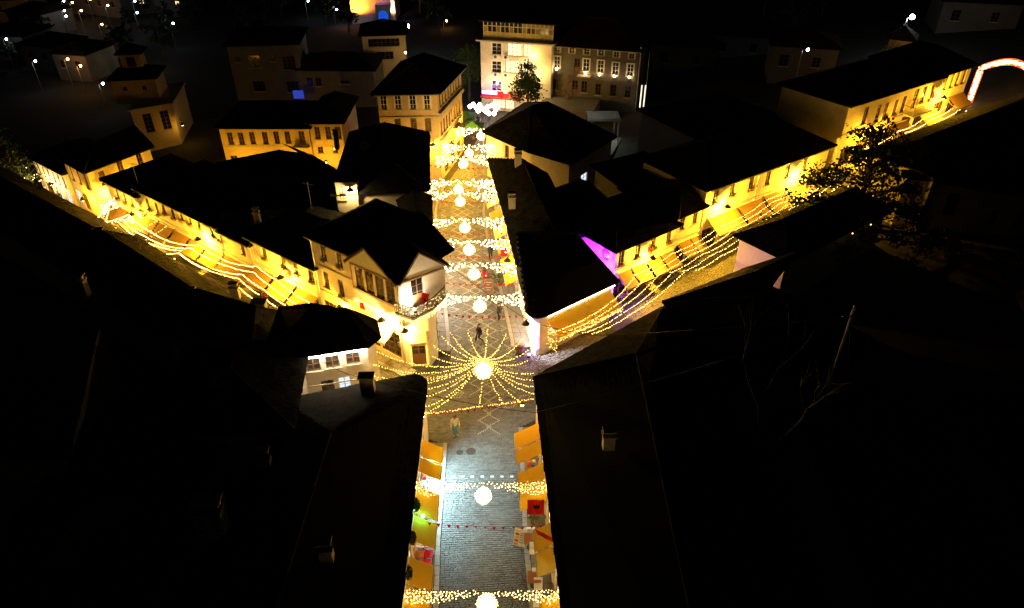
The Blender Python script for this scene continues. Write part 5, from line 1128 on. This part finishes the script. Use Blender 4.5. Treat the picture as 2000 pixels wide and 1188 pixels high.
for k, py in enumerate((995, 1060, 1128)):
    q = nlF.P(uy(nlF, 806, py, 3.6), 3.75, .3); t = thing('hanging_plant', ['bushy green plant hung on the near wall beside the green lamp', 'bushy green plant hung on the near wall above the red chairs', 'bushy green plant hung on the near wall lowest on the street'][k], 'plant', q, group='plants on the near wall'); lf = MB()
    part(MB().lathe(q+V((0, 0, -.1)), [(.1, -.15), (.16, .1)], 10), 'pot', TERRA, t)
    for i in range(160):
        d = V((random.gauss(0, 1), random.gauss(0, 1), random.gauss(0, 1))).normalized()*.36*random.random()**.4; d.x = abs(d.x)*.8-.1; leaf(lf, q+V((0, 0, .18))+d, .11)
    part(lf, 'foliage', LEAF, t, 'stuff')
p = un(1042, 1024, .13); planter(p, .3, 'potted flowering plant by the white cafe chairs', s=.3); p = un(976, 556, .13); planter(p, .4, 'leafy potted plants beside the chalkboard', s=.55, n=220); p = un(345, 474, -.6); planter(p, .5, 'tall bushy plant among the awnings of the falling street', s=.9, n=320)
p = un(925, 272, 0); planter(p, .4, 'potted plant under the topmost light curtain', s=.45)
def stall(p, rz, label, cols, w=1.0):
    t = thing('display_table', label, 'display table', p, rz, group='souvenir display tables'); lpart(MB().box(-w/2, -.3, .6, w/2, .3, .65).mesh('tabletop', WOODL), 'tabletop', t)
    lm = MB().box(-.03, -.03, 0, .03, .03, .6).mesh('leg', WOOD)
    for x in (-w/2+.05, w/2-.05):
        for y_ in (-.25, .25): lpart(lm, 'leg', t, (x, y_, 0))
    for k in range(6):
        h = random.uniform(.06, .2); sx = random.uniform(.07, .13); lpart(MB().hexa([(-sx, -.11, 0), (sx, -.11, 0), (sx, .11, 0), (-sx, .11, 0), (-sx*.8, -.09, h), (sx*.9, -.1, h), (sx*.8, .09, h*.9), (-sx*.9, .1, h)]).mesh('folded_textile', mat('textile_%s' % cols[k % len(cols)][0], cols[k % len(cols)][1], .9)), 'folded_textile', t, (-w/2+.17+(k % 3)*(w-.34)/2, -.14+.28*(k//3), .65), random.uniform(-.2, .2))
TX = [('crimson', (.5, .03, .04)), ('cream', (.7, .62, .45)), ('orange', (.65, .25, .05)), ('blue', (.06, .12, .35)), ('olive', (.2, .22, .06))]
for px, py, lab, rz in ((1038, 912, 'display table of textiles between the right near awnings', 1.6), (824, 945, 'display table of textiles in the floodlit gap of the near awnings', 1.6), (990, 532, 'display table of textiles beside the leafy pots', 1.5), (985, 470, 'display table of textiles near the upper bunting', 1.5), (975, 432, 'display table of textiles high on the upper street', 1.5)):
    p = un(px, py, .7); stall((p.x, p.y, .13), rz, lab, random.sample(TX, 5))
for k, u in enumerate((.8, 3.2, 5.3)): p = puf[0].P(u, 0, .55); stall((p.x, p.y, tz(p.x)+.13), puf[0].rz, 'display table of textiles, '+ORD[k]+' from the restaurant, under the purple house awnings', random.sample(TX, 5), .9)
for k, u in enumerate((1.5, 4.0, 6.6)): p = f1f[0].P(u, 0, .55); stall((p.x, p.y, tz(p.x)+.13), f1f[0].rz, 'display table of textiles, '+ORD[k]+' from the bend, by the four-window row house', random.sample(TX, 5), .9)
# barrel at the restaurant corner
p = un(1016, 690, .02); t = thing('barrel', 'wooden barrel with iron hoops at the restaurant corner', 'barrel', p); smooth(part(MB().lathe(p, [(.26, 0), (.32, .25), (.34, .42), (.32, .6), (.26, .85), (.001, .85)], 16), 'staves', WOODL, t))
for z in (.12, .32, .55, .74): part(MB().lathe(p, [(.335, z), (.345, z+.02), (.335, z+.05)], 16), 'hoop', IRON, t)
# red scooter
p = un(948, 549, 0); t = thing('scooter', 'red motor scooter parked on the upper street', 'scooter', p, .15); REDP = mat('red_paint', (.6, .02, .05), .25, .05, 5, 0, spec=.6)
tm = MB().tube([(-.06, 0, 0), (.06, 0, 0)], .22, 16).mesh('wheel', CABLE)
for y in (-.6, .6): lpart(tm, 'wheel', t, (0, y, .22)); lpart(MB().tube([(-.065, y, .22), (.065, y, .22)], .11, 10).mesh('rim', WHITE), 'rim', t)
lpart(MB().hexa([(-.18, -.85, .35), (.18, -.85, .35), (.2, -.1, .3), (-.2, -.1, .3), (-.14, -.85, .62), (.14, -.85, .62), (.16, -.1, .72), (-.16, -.1, .72)]).mesh('body', REDP), 'body', t, (0, 1.2, 0), 0)
lpart(MB().box(-.14, .4, .72, .14, 1.05, .8).mesh('seat', CABLE), 'seat', t); lpart(MB().box(-.16, -.4, .24, .16, .4, .3).mesh('footboard', REDP), 'footboard', t)
lpart(MB().hexa([(-.2, -.45, .3), (.2, -.45, .3), (.2, -.36, .3), (-.2, -.36, .3), (-.17, -.55, .95), (.17, -.55, .95), (.17, -.48, .95), (-.17, -.48, .95)]).mesh('leg_shield', REDP), 'leg_shield', t); lpart(MB().tube([(-.33, -.5, 1.02), (0, -.55, 1.0), (.33, -.5, 1.02)], .03, 6).mesh('handlebar', IRON), 'handlebar', t); lpart(MB().ball((0, -.6, .9), .09, 10, 6).mesh('headlight', WHITE), 'headlight', t)
# pergola yard
yA, yB = un(1150, 228, 2.6), un(1208, 246, 2.6); t = thing('pergola', 'pale timber pergola in the cold-lit yard', 'pergola', (yA.x, yA.y, .6)); PY = mat('pergola_paint', (.6, .6, .55), .7)
for k in range(7): part(MB().obox((yA.x-.3, yA.y-3.2+k*.55, 3.1), (yB.x-yA.x+.6, 0, 0), (0, .1, 0), (0, 0, .14)), 'rafter', PY, t)
for x in (yA.x, yB.x):
    for y in (yA.y-3.1, yA.y+.3): part(MB().box(x-.07, y-.07, .3, x+.07, y+.07, 3.1), 'post', PY, t)
ya, yb, yc, yd = u2(1160, 262, 1), u2(1215, 262, 1), u2(1195, 296, 1), u2(1140, 296, 1)
single(MB().prism([yd, yc, yb, ya], .3, .55), 'yard_terrace', PAVE, 'pale flagged yard terrace below the pergola', 'terrace', (ya.x, ya.y, .3))
flood((yA.x+.1, yA.y-2.6, 2.6), (.3, -.45, -.8), (.85, 1, .85), 170, 'cold floodlight on the pergola yard', WHG, 2.4)
flood((u2(1118, 300, 2.5).x, u2(1118, 300, 2.5).y-.3, 2.6), (-.15, .6, -.5), (.9, 1, .9), 60, 'cold floodlight on the curved house end wall', WHG, 2.4)
for k, x in enumerate((1249, 1256)):
    p = un(x, 215, 1.5); single(MB().tube([p, p+V((0, 0, 3.2))], .08, 6), 'light_column', emat('dim_column', (1, .85, .6), .8), ['slim glowing column beside the stone hall', 'second slim glowing column past the stone hall'][k], 'column', p)

# ================================================================== PEOPLE
def skin_obj(name, verts, edges, radii, m, parent, sub=2):
    me = bpy.data.meshes.new(name); me.from_pydata(verts, edges, []); me.materials.append(m)
    o = bpy.data.objects.new(name, me); C.objects.link(o); o.parent = parent
    o.modifiers.new('skin', 'SKIN').use_smooth_shade = True
    for i, r in enumerate(radii): me.skin_vertices[0].data[i].radius = (r, r) if not isinstance(r, tuple) else r
    me.skin_vertices[0].data[0].use_root = True
    sm = o.modifiers.new('sub', 'SUBSURF'); sm.levels = sub; sm.render_levels = sub
    return o
def person(p, rz, label, jm, tm, hm, walk=.0, cap=None, arms=.1):
    t = thing('person', label, 'person', p, rz); s = walk
    Lk, La = (.1, -.1*s-.02, .5), (.1, .28*s, .09); Rk, Ra = (-.1, -.25*s-.02, .5), (-.1, -.35*s, .09)
    if s: La = (.1, .34*s, .12)
    body = [(0, 0, .93), (0, 0, 1.12), (0, 0, 1.36), (0, -.01, 1.47), (0, -.02, 1.55), (0, -.025, 1.62), (0, -.01, 1.70), (0, -.115, 1.6),
            (.1, 0, .88), Lk, La, (La[0]+.02, La[1]-.15, La[2]-.05), (-.1, 0, .88), Rk, Ra, (Ra[0]-.02, Ra[1]-.15, Ra[2]-.05),
            (.19, 0, 1.40), (.25, .03+arms*s, 1.13), (.26, -.1-arms+.3*s*0, .92), (.26, -.13-arms, .84),
            (-.19, 0, 1.40), (-.25, .03-arms*s, 1.13), (-.26, -.1-arms, .92), (-.26, -.13-arms, .84)]
    rad = [.15, .13, (.17, .12), .06, .085, .09, .06, .015, .09, .06, .042, .035, .09, .06, .042, .035, .065, .047, .034, .03, .065, .047, .034, .03]
    ed = [(0, 1), (1, 2), (2, 3), (3, 4), (4, 5), (5, 6), (4, 7), (0, 8), (8, 9), (9, 10), (10, 11), (0, 12), (12, 13), (13, 14), (14, 15), (2, 16), (16, 17), (17, 18), (18, 19), (2, 20), (20, 21), (21, 22), (22, 23)]
    for hd, sg in ((19, 1), (23, -1)):
        hx, hy, hz = body[hd]
        for k in range(4): body.append((hx-sg*.02, hy-.02+.018*k, hz-.055-.01*(k in (1, 2)))); rad.append(.009); ed.append((hd, len(body)-1)); body.append((hx-sg*.035, hy-.025+.018*k, hz-.085-.012*(k in (1, 2)))); rad.append(.008); ed.append((len(body)-2, len(body)-1))
        body.append((hx-sg*.03, hy-.05, hz-.02)); rad.append(.01); ed.append((hd, len(body)-1))
    skin_obj('body', body, ed, rad, SKIN, t, 1)
    jv = [body[i] for i in (0, 1, 2, 3, 16, 17, 18, 20, 21, 22)]; jv[0] = (0, 0, .86)
    skin_obj('jacket', jv, [(0, 1), (1, 2), (2, 3), (2, 4), (4, 5), (5, 6), (2, 7), (7, 8), (8, 9)], [.19, .17, (.2, .15), .075, .085, .068, .055, .085, .068, .055], jm, t)
    tv = [body[i] for i in (0, 8, 9, 10, 12, 13, 14)]; tv[0] = (0, 0, .92)
    skin_obj('trousers', tv, [(0, 1), (1, 2), (2, 3), (0, 4), (4, 5), (5, 6)], [.16, .115, .085, .065, .115, .085, .065], tm, t)
    for q in (La, Ra): skin_obj('shoe', [(q[0], q[1]+.03, q[2]-.04), (q[0], q[1]-.08, q[2]-.055), (q[0], q[1]-.17, q[2]-.06)], [(0, 1), (1, 2)], [.045, .045, .035], CABLE, t, 1)
    h = MB().ball((0, .0, 1.655), .105, 12, 8, .85); hh = lpart(h.mesh('hair', hm), 'hair', t); smooth(hh)
    if cap: lpart(MB().lathe((0, -.02, 1.70), [(.16, 0), (.12, .015), (.105, .07), (.06, .09), (.001, .09)], 14).mesh('cap', cap), 'cap', t)
    for sg in (-1, 1): lpart(MB().ball((sg*.035, -.108, 1.605), .012, 6, 4).mesh('eye', CABLE), 'eye', t)
    return t
DK = mat('coat_dark', (.03, .035, .03), .85); DJ = mat('denim_dark', (.03, .035, .05), .85); BE = mat('jacket_beige', (.6, .55, .4), .85); TE = mat('trousers_teal', (.12, .3, .3), .85, .6, 14); HR = mat('hair_dark', (.03, .02, .015), .6); RDJ = mat('coat_red', (.6, .02, .08), .8); GRY = mat('coat_grey', (.15, .16, .18), .85); HAT = mat('cap_brown', (.12, .08, .04), .8)
person(un(890, 851), .2, 'person in pale jacket, flat cap and teal patterned trousers standing below the crossing', BE, TE, HR, 0, HAT)
person(un(937, 668), -1.2, 'person in a dark coat walking across the crossing', DK, DJ, HR, .8)
person(un(975, 627), 1.2, 'person in a long dark coat standing by the restaurant wall', DK, DK, HR, 0, None, .05)
person(un(958, 507), 2.6, 'person in dark clothes near the red banner', DJ, DJ, HR, .2)
person(un(826, 852), 1.5, 'person in a red coat beside the curved roof corner', RDJ, WOODL, HR, 0)
person(un(955, 238), 2.9, 'person in a dark jacket walking on the hotel square', GRY, DJ, HR, .6)
person(un(934, 246), .5, 'person in black standing by the green canopy', DK, DK, HR, 0)
person(un(957, 226), 1.5, 'person with red hair standing among the cafe lanterns', GRY, DK, mat('hair_red', (.3, .08, .03), .6), 0)
hp = ung(122, 402); person(hp, .3, 'person in dark clothes outside the cool-lit shop window', DK, DJ, HR, .3)

# ================================================================== TREES
def tree(p, h, blobs, n, ls, label, m=None, trunk_r=.22, name='tree', limbs=12, droop=0, group=None):
    p = V(p); t = thing(name, label, 'tree', p, group=group); tr = MB(); tr.tube([p, p+V((.1, .05, h*.35)), p+V((-.05, .1, h*.7)), p+V((0, 0, h*.97))], trunk_r, 8, trunk_r*.15)
    lf = MB(); rng = random
    tot = sum(b[3]*b[3]*b[4] for b in blobs)
    for (cx, cy_, cz, r, rz_) in blobs:
        c = p+V((cx, cy_, cz)); base = p+V((0, 0, max(.5, min(h*.9, cz-r*.5)))); tr.tube([base, base.lerp(c, .5)+V((0, 0, .15)), c], trunk_r*.35, 5, .02)
        k = int(n*r*r*rz_/tot); nc = max(6, k//14)
        for _ in range(nc):
            d = V((rng.gauss(0, 1), rng.gauss(0, 1), rng.gauss(0, 1))).normalized()*(rng.random()**.45); q = c+V((d.x*r, d.y*r, d.z*rz_))
            cr = rng.uniform(.18, .42)
            for _ in range(14): leaf(lf, q+V((rng.gauss(0, cr), rng.gauss(0, cr), rng.gauss(0, cr*.6)-droop*rng.random())), ls*rng.uniform(.6, 1.4))
    part(tr, 'trunk', BARK, t); part(lf, 'crown', m or LEAF, t, 'stuff'); return t
rnd = random.Random(5)
# cedar on the climbing street: tiers of level boughs
cp = un(1662, 452, 4.5); cp.z = tz(cp.x); blobs = []; ch = 11.4
for k in range(11):
    z = 2.2+k*.82; R_ = 6.6*(1-k/12.)+.5; nb = max(3, 11-k)
    for j in range(nb):
        a = j*2*math.pi/nb+k*.7+rnd.uniform(-.3, .3); rr = R_*rnd.uniform(.3, .95); blobs.append((math.cos(a)*rr, math.sin(a)*rr, z+rnd.uniform(-.3, .3), rnd.uniform(.7, 1.25), .4))
blobs += [(2.6, 1.2, 8.2, 1.1, .5), (3.4, 1.4, 7.6, .9, .4), (-5.2, .4, 4.4, 1.0, .4), (-7.4, -.8, 2.6, .9, .35), (6.2, -2.4, 2.6, 1.4, .4), (7.4, -3, 2.0, 1.3, .35), (-6.6, -.6, 3.2, 1.2, .4)]
tree(cp, ch, blobs, 12000, .21, 'tall dark cedar with level boughs in front of the climbing street lights', LEAFD, .34, 'cedar_tree')
mp = u2(1030, 190, 3.0); tree((mp.x, mp.y, 0), 7.8, [(0, 0, 5.2, 1.5, 1.3), (-.8, .2, 4.2, 1.2, .9), (.8, -.2, 4.4, 1.2, .9), (0, 0, 6.7, 1.0, .8), (-1.2, 0, 3.2, 1.0, .8), (1, 0, 3.2, 1., .8)], 3200, .22, 'dark leafy tree standing before the hotel front', LEAFD, .2)
wp = u2(921, 196, .5); tree((wp.x-.4, wp.y+1.5, 0), 8.2, [(0, 0, 6.6, 1.6, 1.0), (.9, -.3, 5.2, 1.0, 1.5), (-1, 0, 5.2, 1.3, 1.4), (1.2, -.2, 3.8, .7, 1.2), (-.6, -.5, 3.6, 1.2, 1.2)], 3200, .16, 'drooping green tree between the tall yellow house and the hotel', LEAF, .22, 'willow_tree', droop=.5)
for k, (px, py, z, s, lab) in enumerate(((55, 395, -2.8, 1.0, 'dark tree hung with lights before the pinkish shop row'), (15, 360, -2.8, 1.3, 'dark reddish tree at the low end of the falling street'), (1735, 150, 6, .9, 'lamp-lit bushy tree above the upper houses'))):
    p = un(px, py, z); p.z = tz(p.x); f = s
    tree(p, 5.5*f, [(0, 0, 4*f, 1.7*f, 1.3*f), (-1*f, .3, 3*f, 1.3*f, 1*f), (1.2*f, 0, 3*f, 1.3*f, 1*f), (0, -.4, 2.4*f, 1.5*f, .8*f)], 1500, .2, lab, LEAFD if k < 2 else LEAF, .18)
p = un(62, 378, .5); t = thing('tree_lights', 'fairy lights scattered through the dark tree by the shop row', 'string lights', p); part(bulbs([p+V((random.gauss(0, .8), random.gauss(0, .8), random.gauss(0, .9))) for _ in range(70)], .045), 'bulbs', BULBW, t, 'stuff')
p = un(1610, 385, 5.5); t = thing('tree_lights', 'fairy lights strung through the cedar branches', 'string lights', p); part(bulbs([un(random.gauss(1610, 45), random.gauss(392, 26), random.uniform(5, 6.5)) for _ in range(90)], .05), 'bulbs', BULBW, t, 'stuff')
# bare tree
bpn = un(1490, 900, 5); bpn.z = tz(bpn.x); t = thing('bare_tree', 'bare leafless tree among the dark roofs', 'tree', bpn); mb = MB()
def br_(p, d, L, r, dep):
    q = p+d*L; mb.tube([p, p.lerp(q, .5)+V((rnd.uniform(-.1, .1), rnd.uniform(-.1, .1), 0)), q], r, 5, r*.55)
    if dep:
        for _ in range(2 if dep > 1 else 3): br_(q, (d+V((rnd.uniform(-.5, .5), rnd.uniform(-.5, .5), rnd.uniform(-.1, .3)))).normalized(), L*rnd.uniform(.65, .9), r*.6, dep-1)
br_(bpn, V((0, 0, 1)), 4.4, .14, 4); part(mb, 'trunk', mat('grey_bark', (.035, .033, .03), .9), t)

# ================================================================== BACKGROUND: dark houses and lights on the slope
def bhouse(px, py, zb, w, d, h, label, rz=0., wm=None, wins=(), rm=None, rise=1.4, name='background_house', flat=False):
    p = un(px, py, zb); c, s_ = math.cos(rz), math.sin(rz)
    q = [V((p.x+x*c-y*s_, p.y+x*s_+y*c)) for x, y in ((-w/2, 0), (w/2, 0), (w/2, d), (-w/2, d))]
    return building(name, label, 'house', q, zb+h, {0: [('u', u*w, zb+z, ww, hh, k) for u, z, ww, hh, k in wins]}, wm or PLASTERD, over=.45, rise=rise, rm=rm or TILE, dh=.5, zb=zb-.5)
o1, o1f = bhouse(533, 205, 0, 9, 8, 8.0, 'dim grey block of flats behind the lane house', .1, None, [(.12, 6.2, .6, .7, 'plain'), (.35, 5.9, 1.6, 1.6, 'plain'), (.62, 6.2, .6, .7, 'plain'), (.85, 5.6, 1.7, 1.8, 'plain'), (.35, 2.6, 1.6, 1.4, 'plain'), (.85, 2.4, 1.7, 1.5, 'plain')])
bhouse(665, 203, 0, 10, 7, 4.6, 'dim long grey house with a blue-lit window beside it', -.02, None, [(.12, 3, .8, 1.2, 'plain'), (.24, 3, .8, 1.2, 'plain'), (.6, 3, 1.2, .5, 'plain')])
bhouse(757, 158, 1, 6, 6, 6.4, 'dim ochre tower house with a lit side window', .12, OCHRE, [(.5, 5.4, 4.4, 1.1, 'plain'), (.5, 3.6, 2.4, 1.1, 'plain')])
tp = un(792, 103, 5.5); t = thing('window_lamp', 'small lit window lamp on the dim tower house side', 'lamp', tp); smooth(part(MB().ball(tp, .14, 8, 6), 'bulb', SODG, t)); part(MB().tube([tp, tp+V((-.3, .3, .1))], .02, 4), 'bracket', IRON, t)
bw = un(583, 184, 2); single(MB().box(bw.x-.7, bw.y-.05, bw.z-.6, bw.x+.7, bw.y, bw.z+.5), 'blue_window', emat('blue_pane', (.05, .1, .8), .25), 'faint blue-lit window between the grey houses', 'window', bw)
# stepped ochre house with pavilion
pz = -2.5; pp_ = un(358, 292, pz); PH, phf = building('stepped_house', 'stepped ochre house with terrace and small rooftop pavilion', 'house', [u2(250, 300, pz)+V((2.6, -1.2)), pp_.to_2d(), pp_.to_2d()+V((-1.5, 8)), u2(250, 300, pz)+V((1.1, 6.8))], 3.4, {0: [('u', 1.6, 1.6, 1, 2.4, 'plain'), ('u', 3.6, 1.6, 1, 2.4, 'plain'), ('u', 6.4, 1.6, 1.1, 2.4, 'plain')]}, OCHRE, doroof=False, zb=pz-.4)
fo = [phf[0].A, phf[0].B, phf[0].B+V((-1.5, 8)), phf[0].A+V((-1.5, 8))]
part(MB().prism(expand(fo, .25), 3.402, 3.6), 'terrace_slab', TRIM, PH)
i3 = V((-.18, .98)); bA = phf[0].A+V((-3.2, 3.6)); bB = bA+V((5, .9))
w2 = walls(PH, [bA, bB, bB+i3*4.5, bA+i3*4.5], 3.0, 6.0, {0: [('u', 1.3, 4.9, .5, .5, 'plain'), ('u', 3.6, 4.9, .5, .5, 'plain')]}, OCHRE, 'middle_wall'); e2 = expand([bA, bB, bB+i3*4.5, bA+i3*4.5], .4); a_, b_, _w = auto_ridge(e2); roof(PH, e2, 6.0, a_, b_, 7.2, TILE, dh=.4, name='middle_roof')
cA = bA+V((.9, 1.9)); cB = cA+V((2.3, .4)); walls(PH, [cA, cB, cB+i3*2.3, cA+i3*2.3], 6.2, 8.6, {0: [('u', 1.15, 7.7, 1.1, 1.1, 'plain')]}, OCHRE, 'pavilion_wall'); e3 = expand([cA, cB, cB+i3*2.3, cA+i3*2.3], .4); a_, b_, _w = auto_ridge(e3); roof(PH, e3, 8.6, a_, b_, 9.6, TILE, dh=.4, name='pavilion_roof')
wall_lamp(phf[0], 5.2, 1.0, 'dim lamp on the stepped ochre house', 10, out=1.2)
# violet and orange lit villa
vz = -2; vp = un(733, 56, vz); VI, vif = building('villa', 'far villa lit orange and violet with blue archway', 'house', [V((vp.x-4.4, vp.y)), V((vp.x+4.2, vp.y+.4)), V((vp.x+4.2, vp.y+7)), V((vp.x-4.4, vp.y+7))], 8.5, {0: [('u', 1.3, 5.8, .8, 1.4, 'plain'), ('u', 2.6, 5.8, .8, 1.4, 'plain'), ('u', 6.4, 5.8, .9, 1.4, 'plain'), ('u', 7.6, 5.8, .9, 1.4, 'plain'), ('u', 4.6, 5.2, 1.4, 2.4, 'plain')]}, PLASTERW, rise=1.2, rm=TILE, dh=.5, zb=vz-1)
flood(vif[0].P(4.6, 7.6, .5), (0, .5, -1), (.3, .1, 1), 420, 'violet floodlight over the villa door', PUR, 2.2); flood(vif[0].P(.6, 1.2, 2.2), (.15, .6, .6), (1, .3, .02), 1500, 'orange floodlight at the foot of the villa', SODG, 2.4); flood(vif[0].P(8.2, 1.5, 2.4), (-.1, .7, .5), (1, .55, .4), 420, 'pink floodlight at the villa end', SODG, 2.4)
ap = vif[0].P(6.6, 0, 3.5); t = thing('blue_arch', 'small blue-lit arched kiosk below the villa', 'kiosk', ap); part(MB().obox(ap+V((-1.4, 0, -1)), (2.8, 0, 0), (0, 2, 0), (0, 0, 4)), 'wall', PLASTERW, t)
arc = [(ap.x+.9*math.cos(a), ap.y-.03, ap.z+1.2+.9*math.sin(a)) for a in [math.pi*k/10 for k in range(11)]]+[(ap.x-.9, ap.y-.03, ap.z-.9), (ap.x+.9, ap.y-.03, ap.z-.9)]; part(MB().add(arc, [tuple(range(13))]), 'arch_opening', emat('blue_arch', (.01, .08, .6), .5), t)
# street lamps and lit windows scattered on the slope
def far_lamp(px, py, z, h, col, pw, label, r=.16, glow=None, g='lamps on the far slope'):
    p = un(px, py, z+h); t = thing('street_lamp', label, 'street lamp', (p.x, p.y, z), group=g); part(MB().tube([(p.x, p.y, z), (p.x, p.y, z+h), (p.x+.6, p.y, z+h+.25)], .06, 6), 'pole', ZINC, t)
    smooth(part(MB().ball((p.x+.6, p.y, z+h+.1), r, 8, 6), 'lamp_head', glow or emat('far_%s' % label[:14], col, 28), t))
    if pw: point(t, (p.x+.6, p.y, z+h-.3), col, pw, .2)
far_lamp(785, 52, 0, 6, (.85, .93, 1), 60, 'blazing white street lamp behind the tall yellow house', .55, WHG)
far_lamp(1772, 35, 6, 5.5, (1, .9, .8), 50, 'white street lamp on the slope above the upper street', .32, WHG)
for px, py, pw, lab in ((119, 3, 0, 'cold'), (120, 22, 120, 'cold'), (123, 33, 0, 'cold'), (262, 26, 120, 'cold'), (6, 78, 0, 'cold'), (62, 121, 160, 'cold'), (193, 165, 60, 'cold'), (332, 47, 30, 'cold'), (205, 12, 0, 'cold'), (258, 4, 0, 'cold'), (652, 20, 60, 'cold'), (596, 3, 60, 'cold'), (1567, 99, 30, 'cold')):
    far_lamp(px, py, -2.8 if px < 1500 else 7, 4.5, (.7, .85, 1), pw*.05, 'cold white street lamp far off on the dark slope', .17, emat('far_cold', (.7, .86, 1), 26))
for px, py, pw in ((136, 6, 250), (153, 22, 200), (125, 117, 200), (150, 130, 700), (193, 49, 40), (171, 0, 60), (866, 42, 80), (12, 20, 600)):
    far_lamp(px, py, -2.8, 4.0, (1, .42, .08), pw*.1, 'orange street lamp far off on the dark slope', .17, emat('far_warm', (1, .5, .15), 26))
bn = [(35, 34, 10, 'orange-lit'), (165, 20, 8, 'dim'), (265, 20, 9, 'grey'), (85, 132, 7, 'blue-grey'), (150, 150, 6, 'lamp-lit'), (215, 25, 8, 'shadowed'), (340, 25, 7, 'lonely'), (60, 62, 9, 'low'), (20, 110, 8, 'hidden')]
for k, (px, py, wd, nm) in enumerate(bn): bhouse(px, py+8, -2.8, wd, 7, 4.2, nm+' plaster house far off on the dark slope', rnd.uniform(-.4, .4), PLASTERD, [(.25, 2.6, .9, 1.2, 'plain'), (.7, 2.6, .9, 1.2, 'lit' if k in (2, 6) else 'plain')])
# lit lane on the slope
ln_ = MB(); pa = [un(x, y, -2.5) for x, y in ((168, 146), (205, 122), (245, 105), (292, 96))]
strip_pts = [(p+V((-.8, -.9, 0)), p+V((.8, .9, 0))) for p in pa]
for i in range(3): a, b = strip_pts[i]; c_, d_ = strip_pts[i+1]; ln_.add([a, b, d_, c_], [(0, 1, 2, 3)])
single(ln_, 'path', KERB, 'pale lane winding up the far slope', 'path', kind='structure')
far_lamp(255, 98, -2.6, 3.5, (.95, .85, .5), 60, 'yellowish lane lamp on the far slope', .08)
# right: lamp on wall, terrace houses on the slope
wp_ = un(1744, 118, 7.5); bhouse(1745, 128, 6.4, 2.6, 3, 3.2, 'small lamp-lit wall house above the upper street roofs', -.5, OCHRE)
far_lamp(1739, 104, 6.4, 3.4, (1, .5, .06), 110, 'amber lamp on the small wall house', .1)
for k, (px, py, z, w_, nm) in enumerate(((1440, 128, 3, 9, 'dim pale shed house with an open side on the dark slope'), (1330, 150, 2, 9, 'unlit house beyond the stone hall'), (1560, 160, 5, 8, 'unlit house behind the long yellow house'), (1900, 70, 8, 10, 'unlit house on the slope above the arch'))): bhouse(px, py, z-1, w_, 7, 4.4, nm, -.25, PLASTERD, [(.2, 2.6, 1.2, 1.5, 'plain'), (.7, 2.6, 1, 1.3, 'plain')])
# plaster box added among the dark roofs to show a lit courtyard opening
rt = un(680, 399, 6.2); RT, rtf = building('courtyard_stand_in', 'small added box standing in for a lit courtyard between inner roofs', 'house', [V((rt.x-.85, rt.y)), V((rt.x+.85, rt.y+.2)), V((rt.x+.85, rt.y+1.8)), V((rt.x-.85, rt.y+1.8))], 8.2, {0: [('u', .5, 7.2, .5, 1.2, 'lit')]}, PLASTER, doroof=False, zb=3.0)
part(MB().prism(expand([f.A for f in rtf], .15), 8.202, 8.3), 'roof_slab', SLATE, RT)
wall_lamp(rtf[0], 1.2, 7.5, 'lit lamp on the box added for the lit courtyard opening', 60, col=(1, .68, .25), out=.4)
# foliage on the far slopes
for k in range(34):
    px, py = rnd.uniform(0, 900), rnd.uniform(8, 130)
    if 690 < px < 770: continue
    p = un(px, py, -2.5); sc = rnd.uniform(.8, 1.5); tree((p.x, p.y, tz(p.x)-.2), 5*sc, [(0, 0, 3.6*sc, 1.9*sc, 1.5*sc), (.8*sc, 0, 2.6*sc, 1.4*sc, 1*sc), (-.9*sc, .3, 2.7*sc, 1.4*sc, 1.1*sc)], 260, .45, 'dark round tree on the unlit far slope', LEAFD, .2, group='trees on the far slope')
for k in range(12):
    px, py = rnd.uniform(1300, 2000), rnd.uniform(-5, 75); p = un(px, py, 6); sc = rnd.uniform(.9, 1.5); tree((p.x, p.y, tz(p.x)-.2), 5*sc, [(0, 0, 3.6*sc, 1.9*sc, 1.5*sc), (.8*sc, 0, 2.6*sc, 1.4*sc, 1*sc)], 220, .45, 'dark round tree on the unlit right slope', LEAFD, .2, group='trees on the right slope')
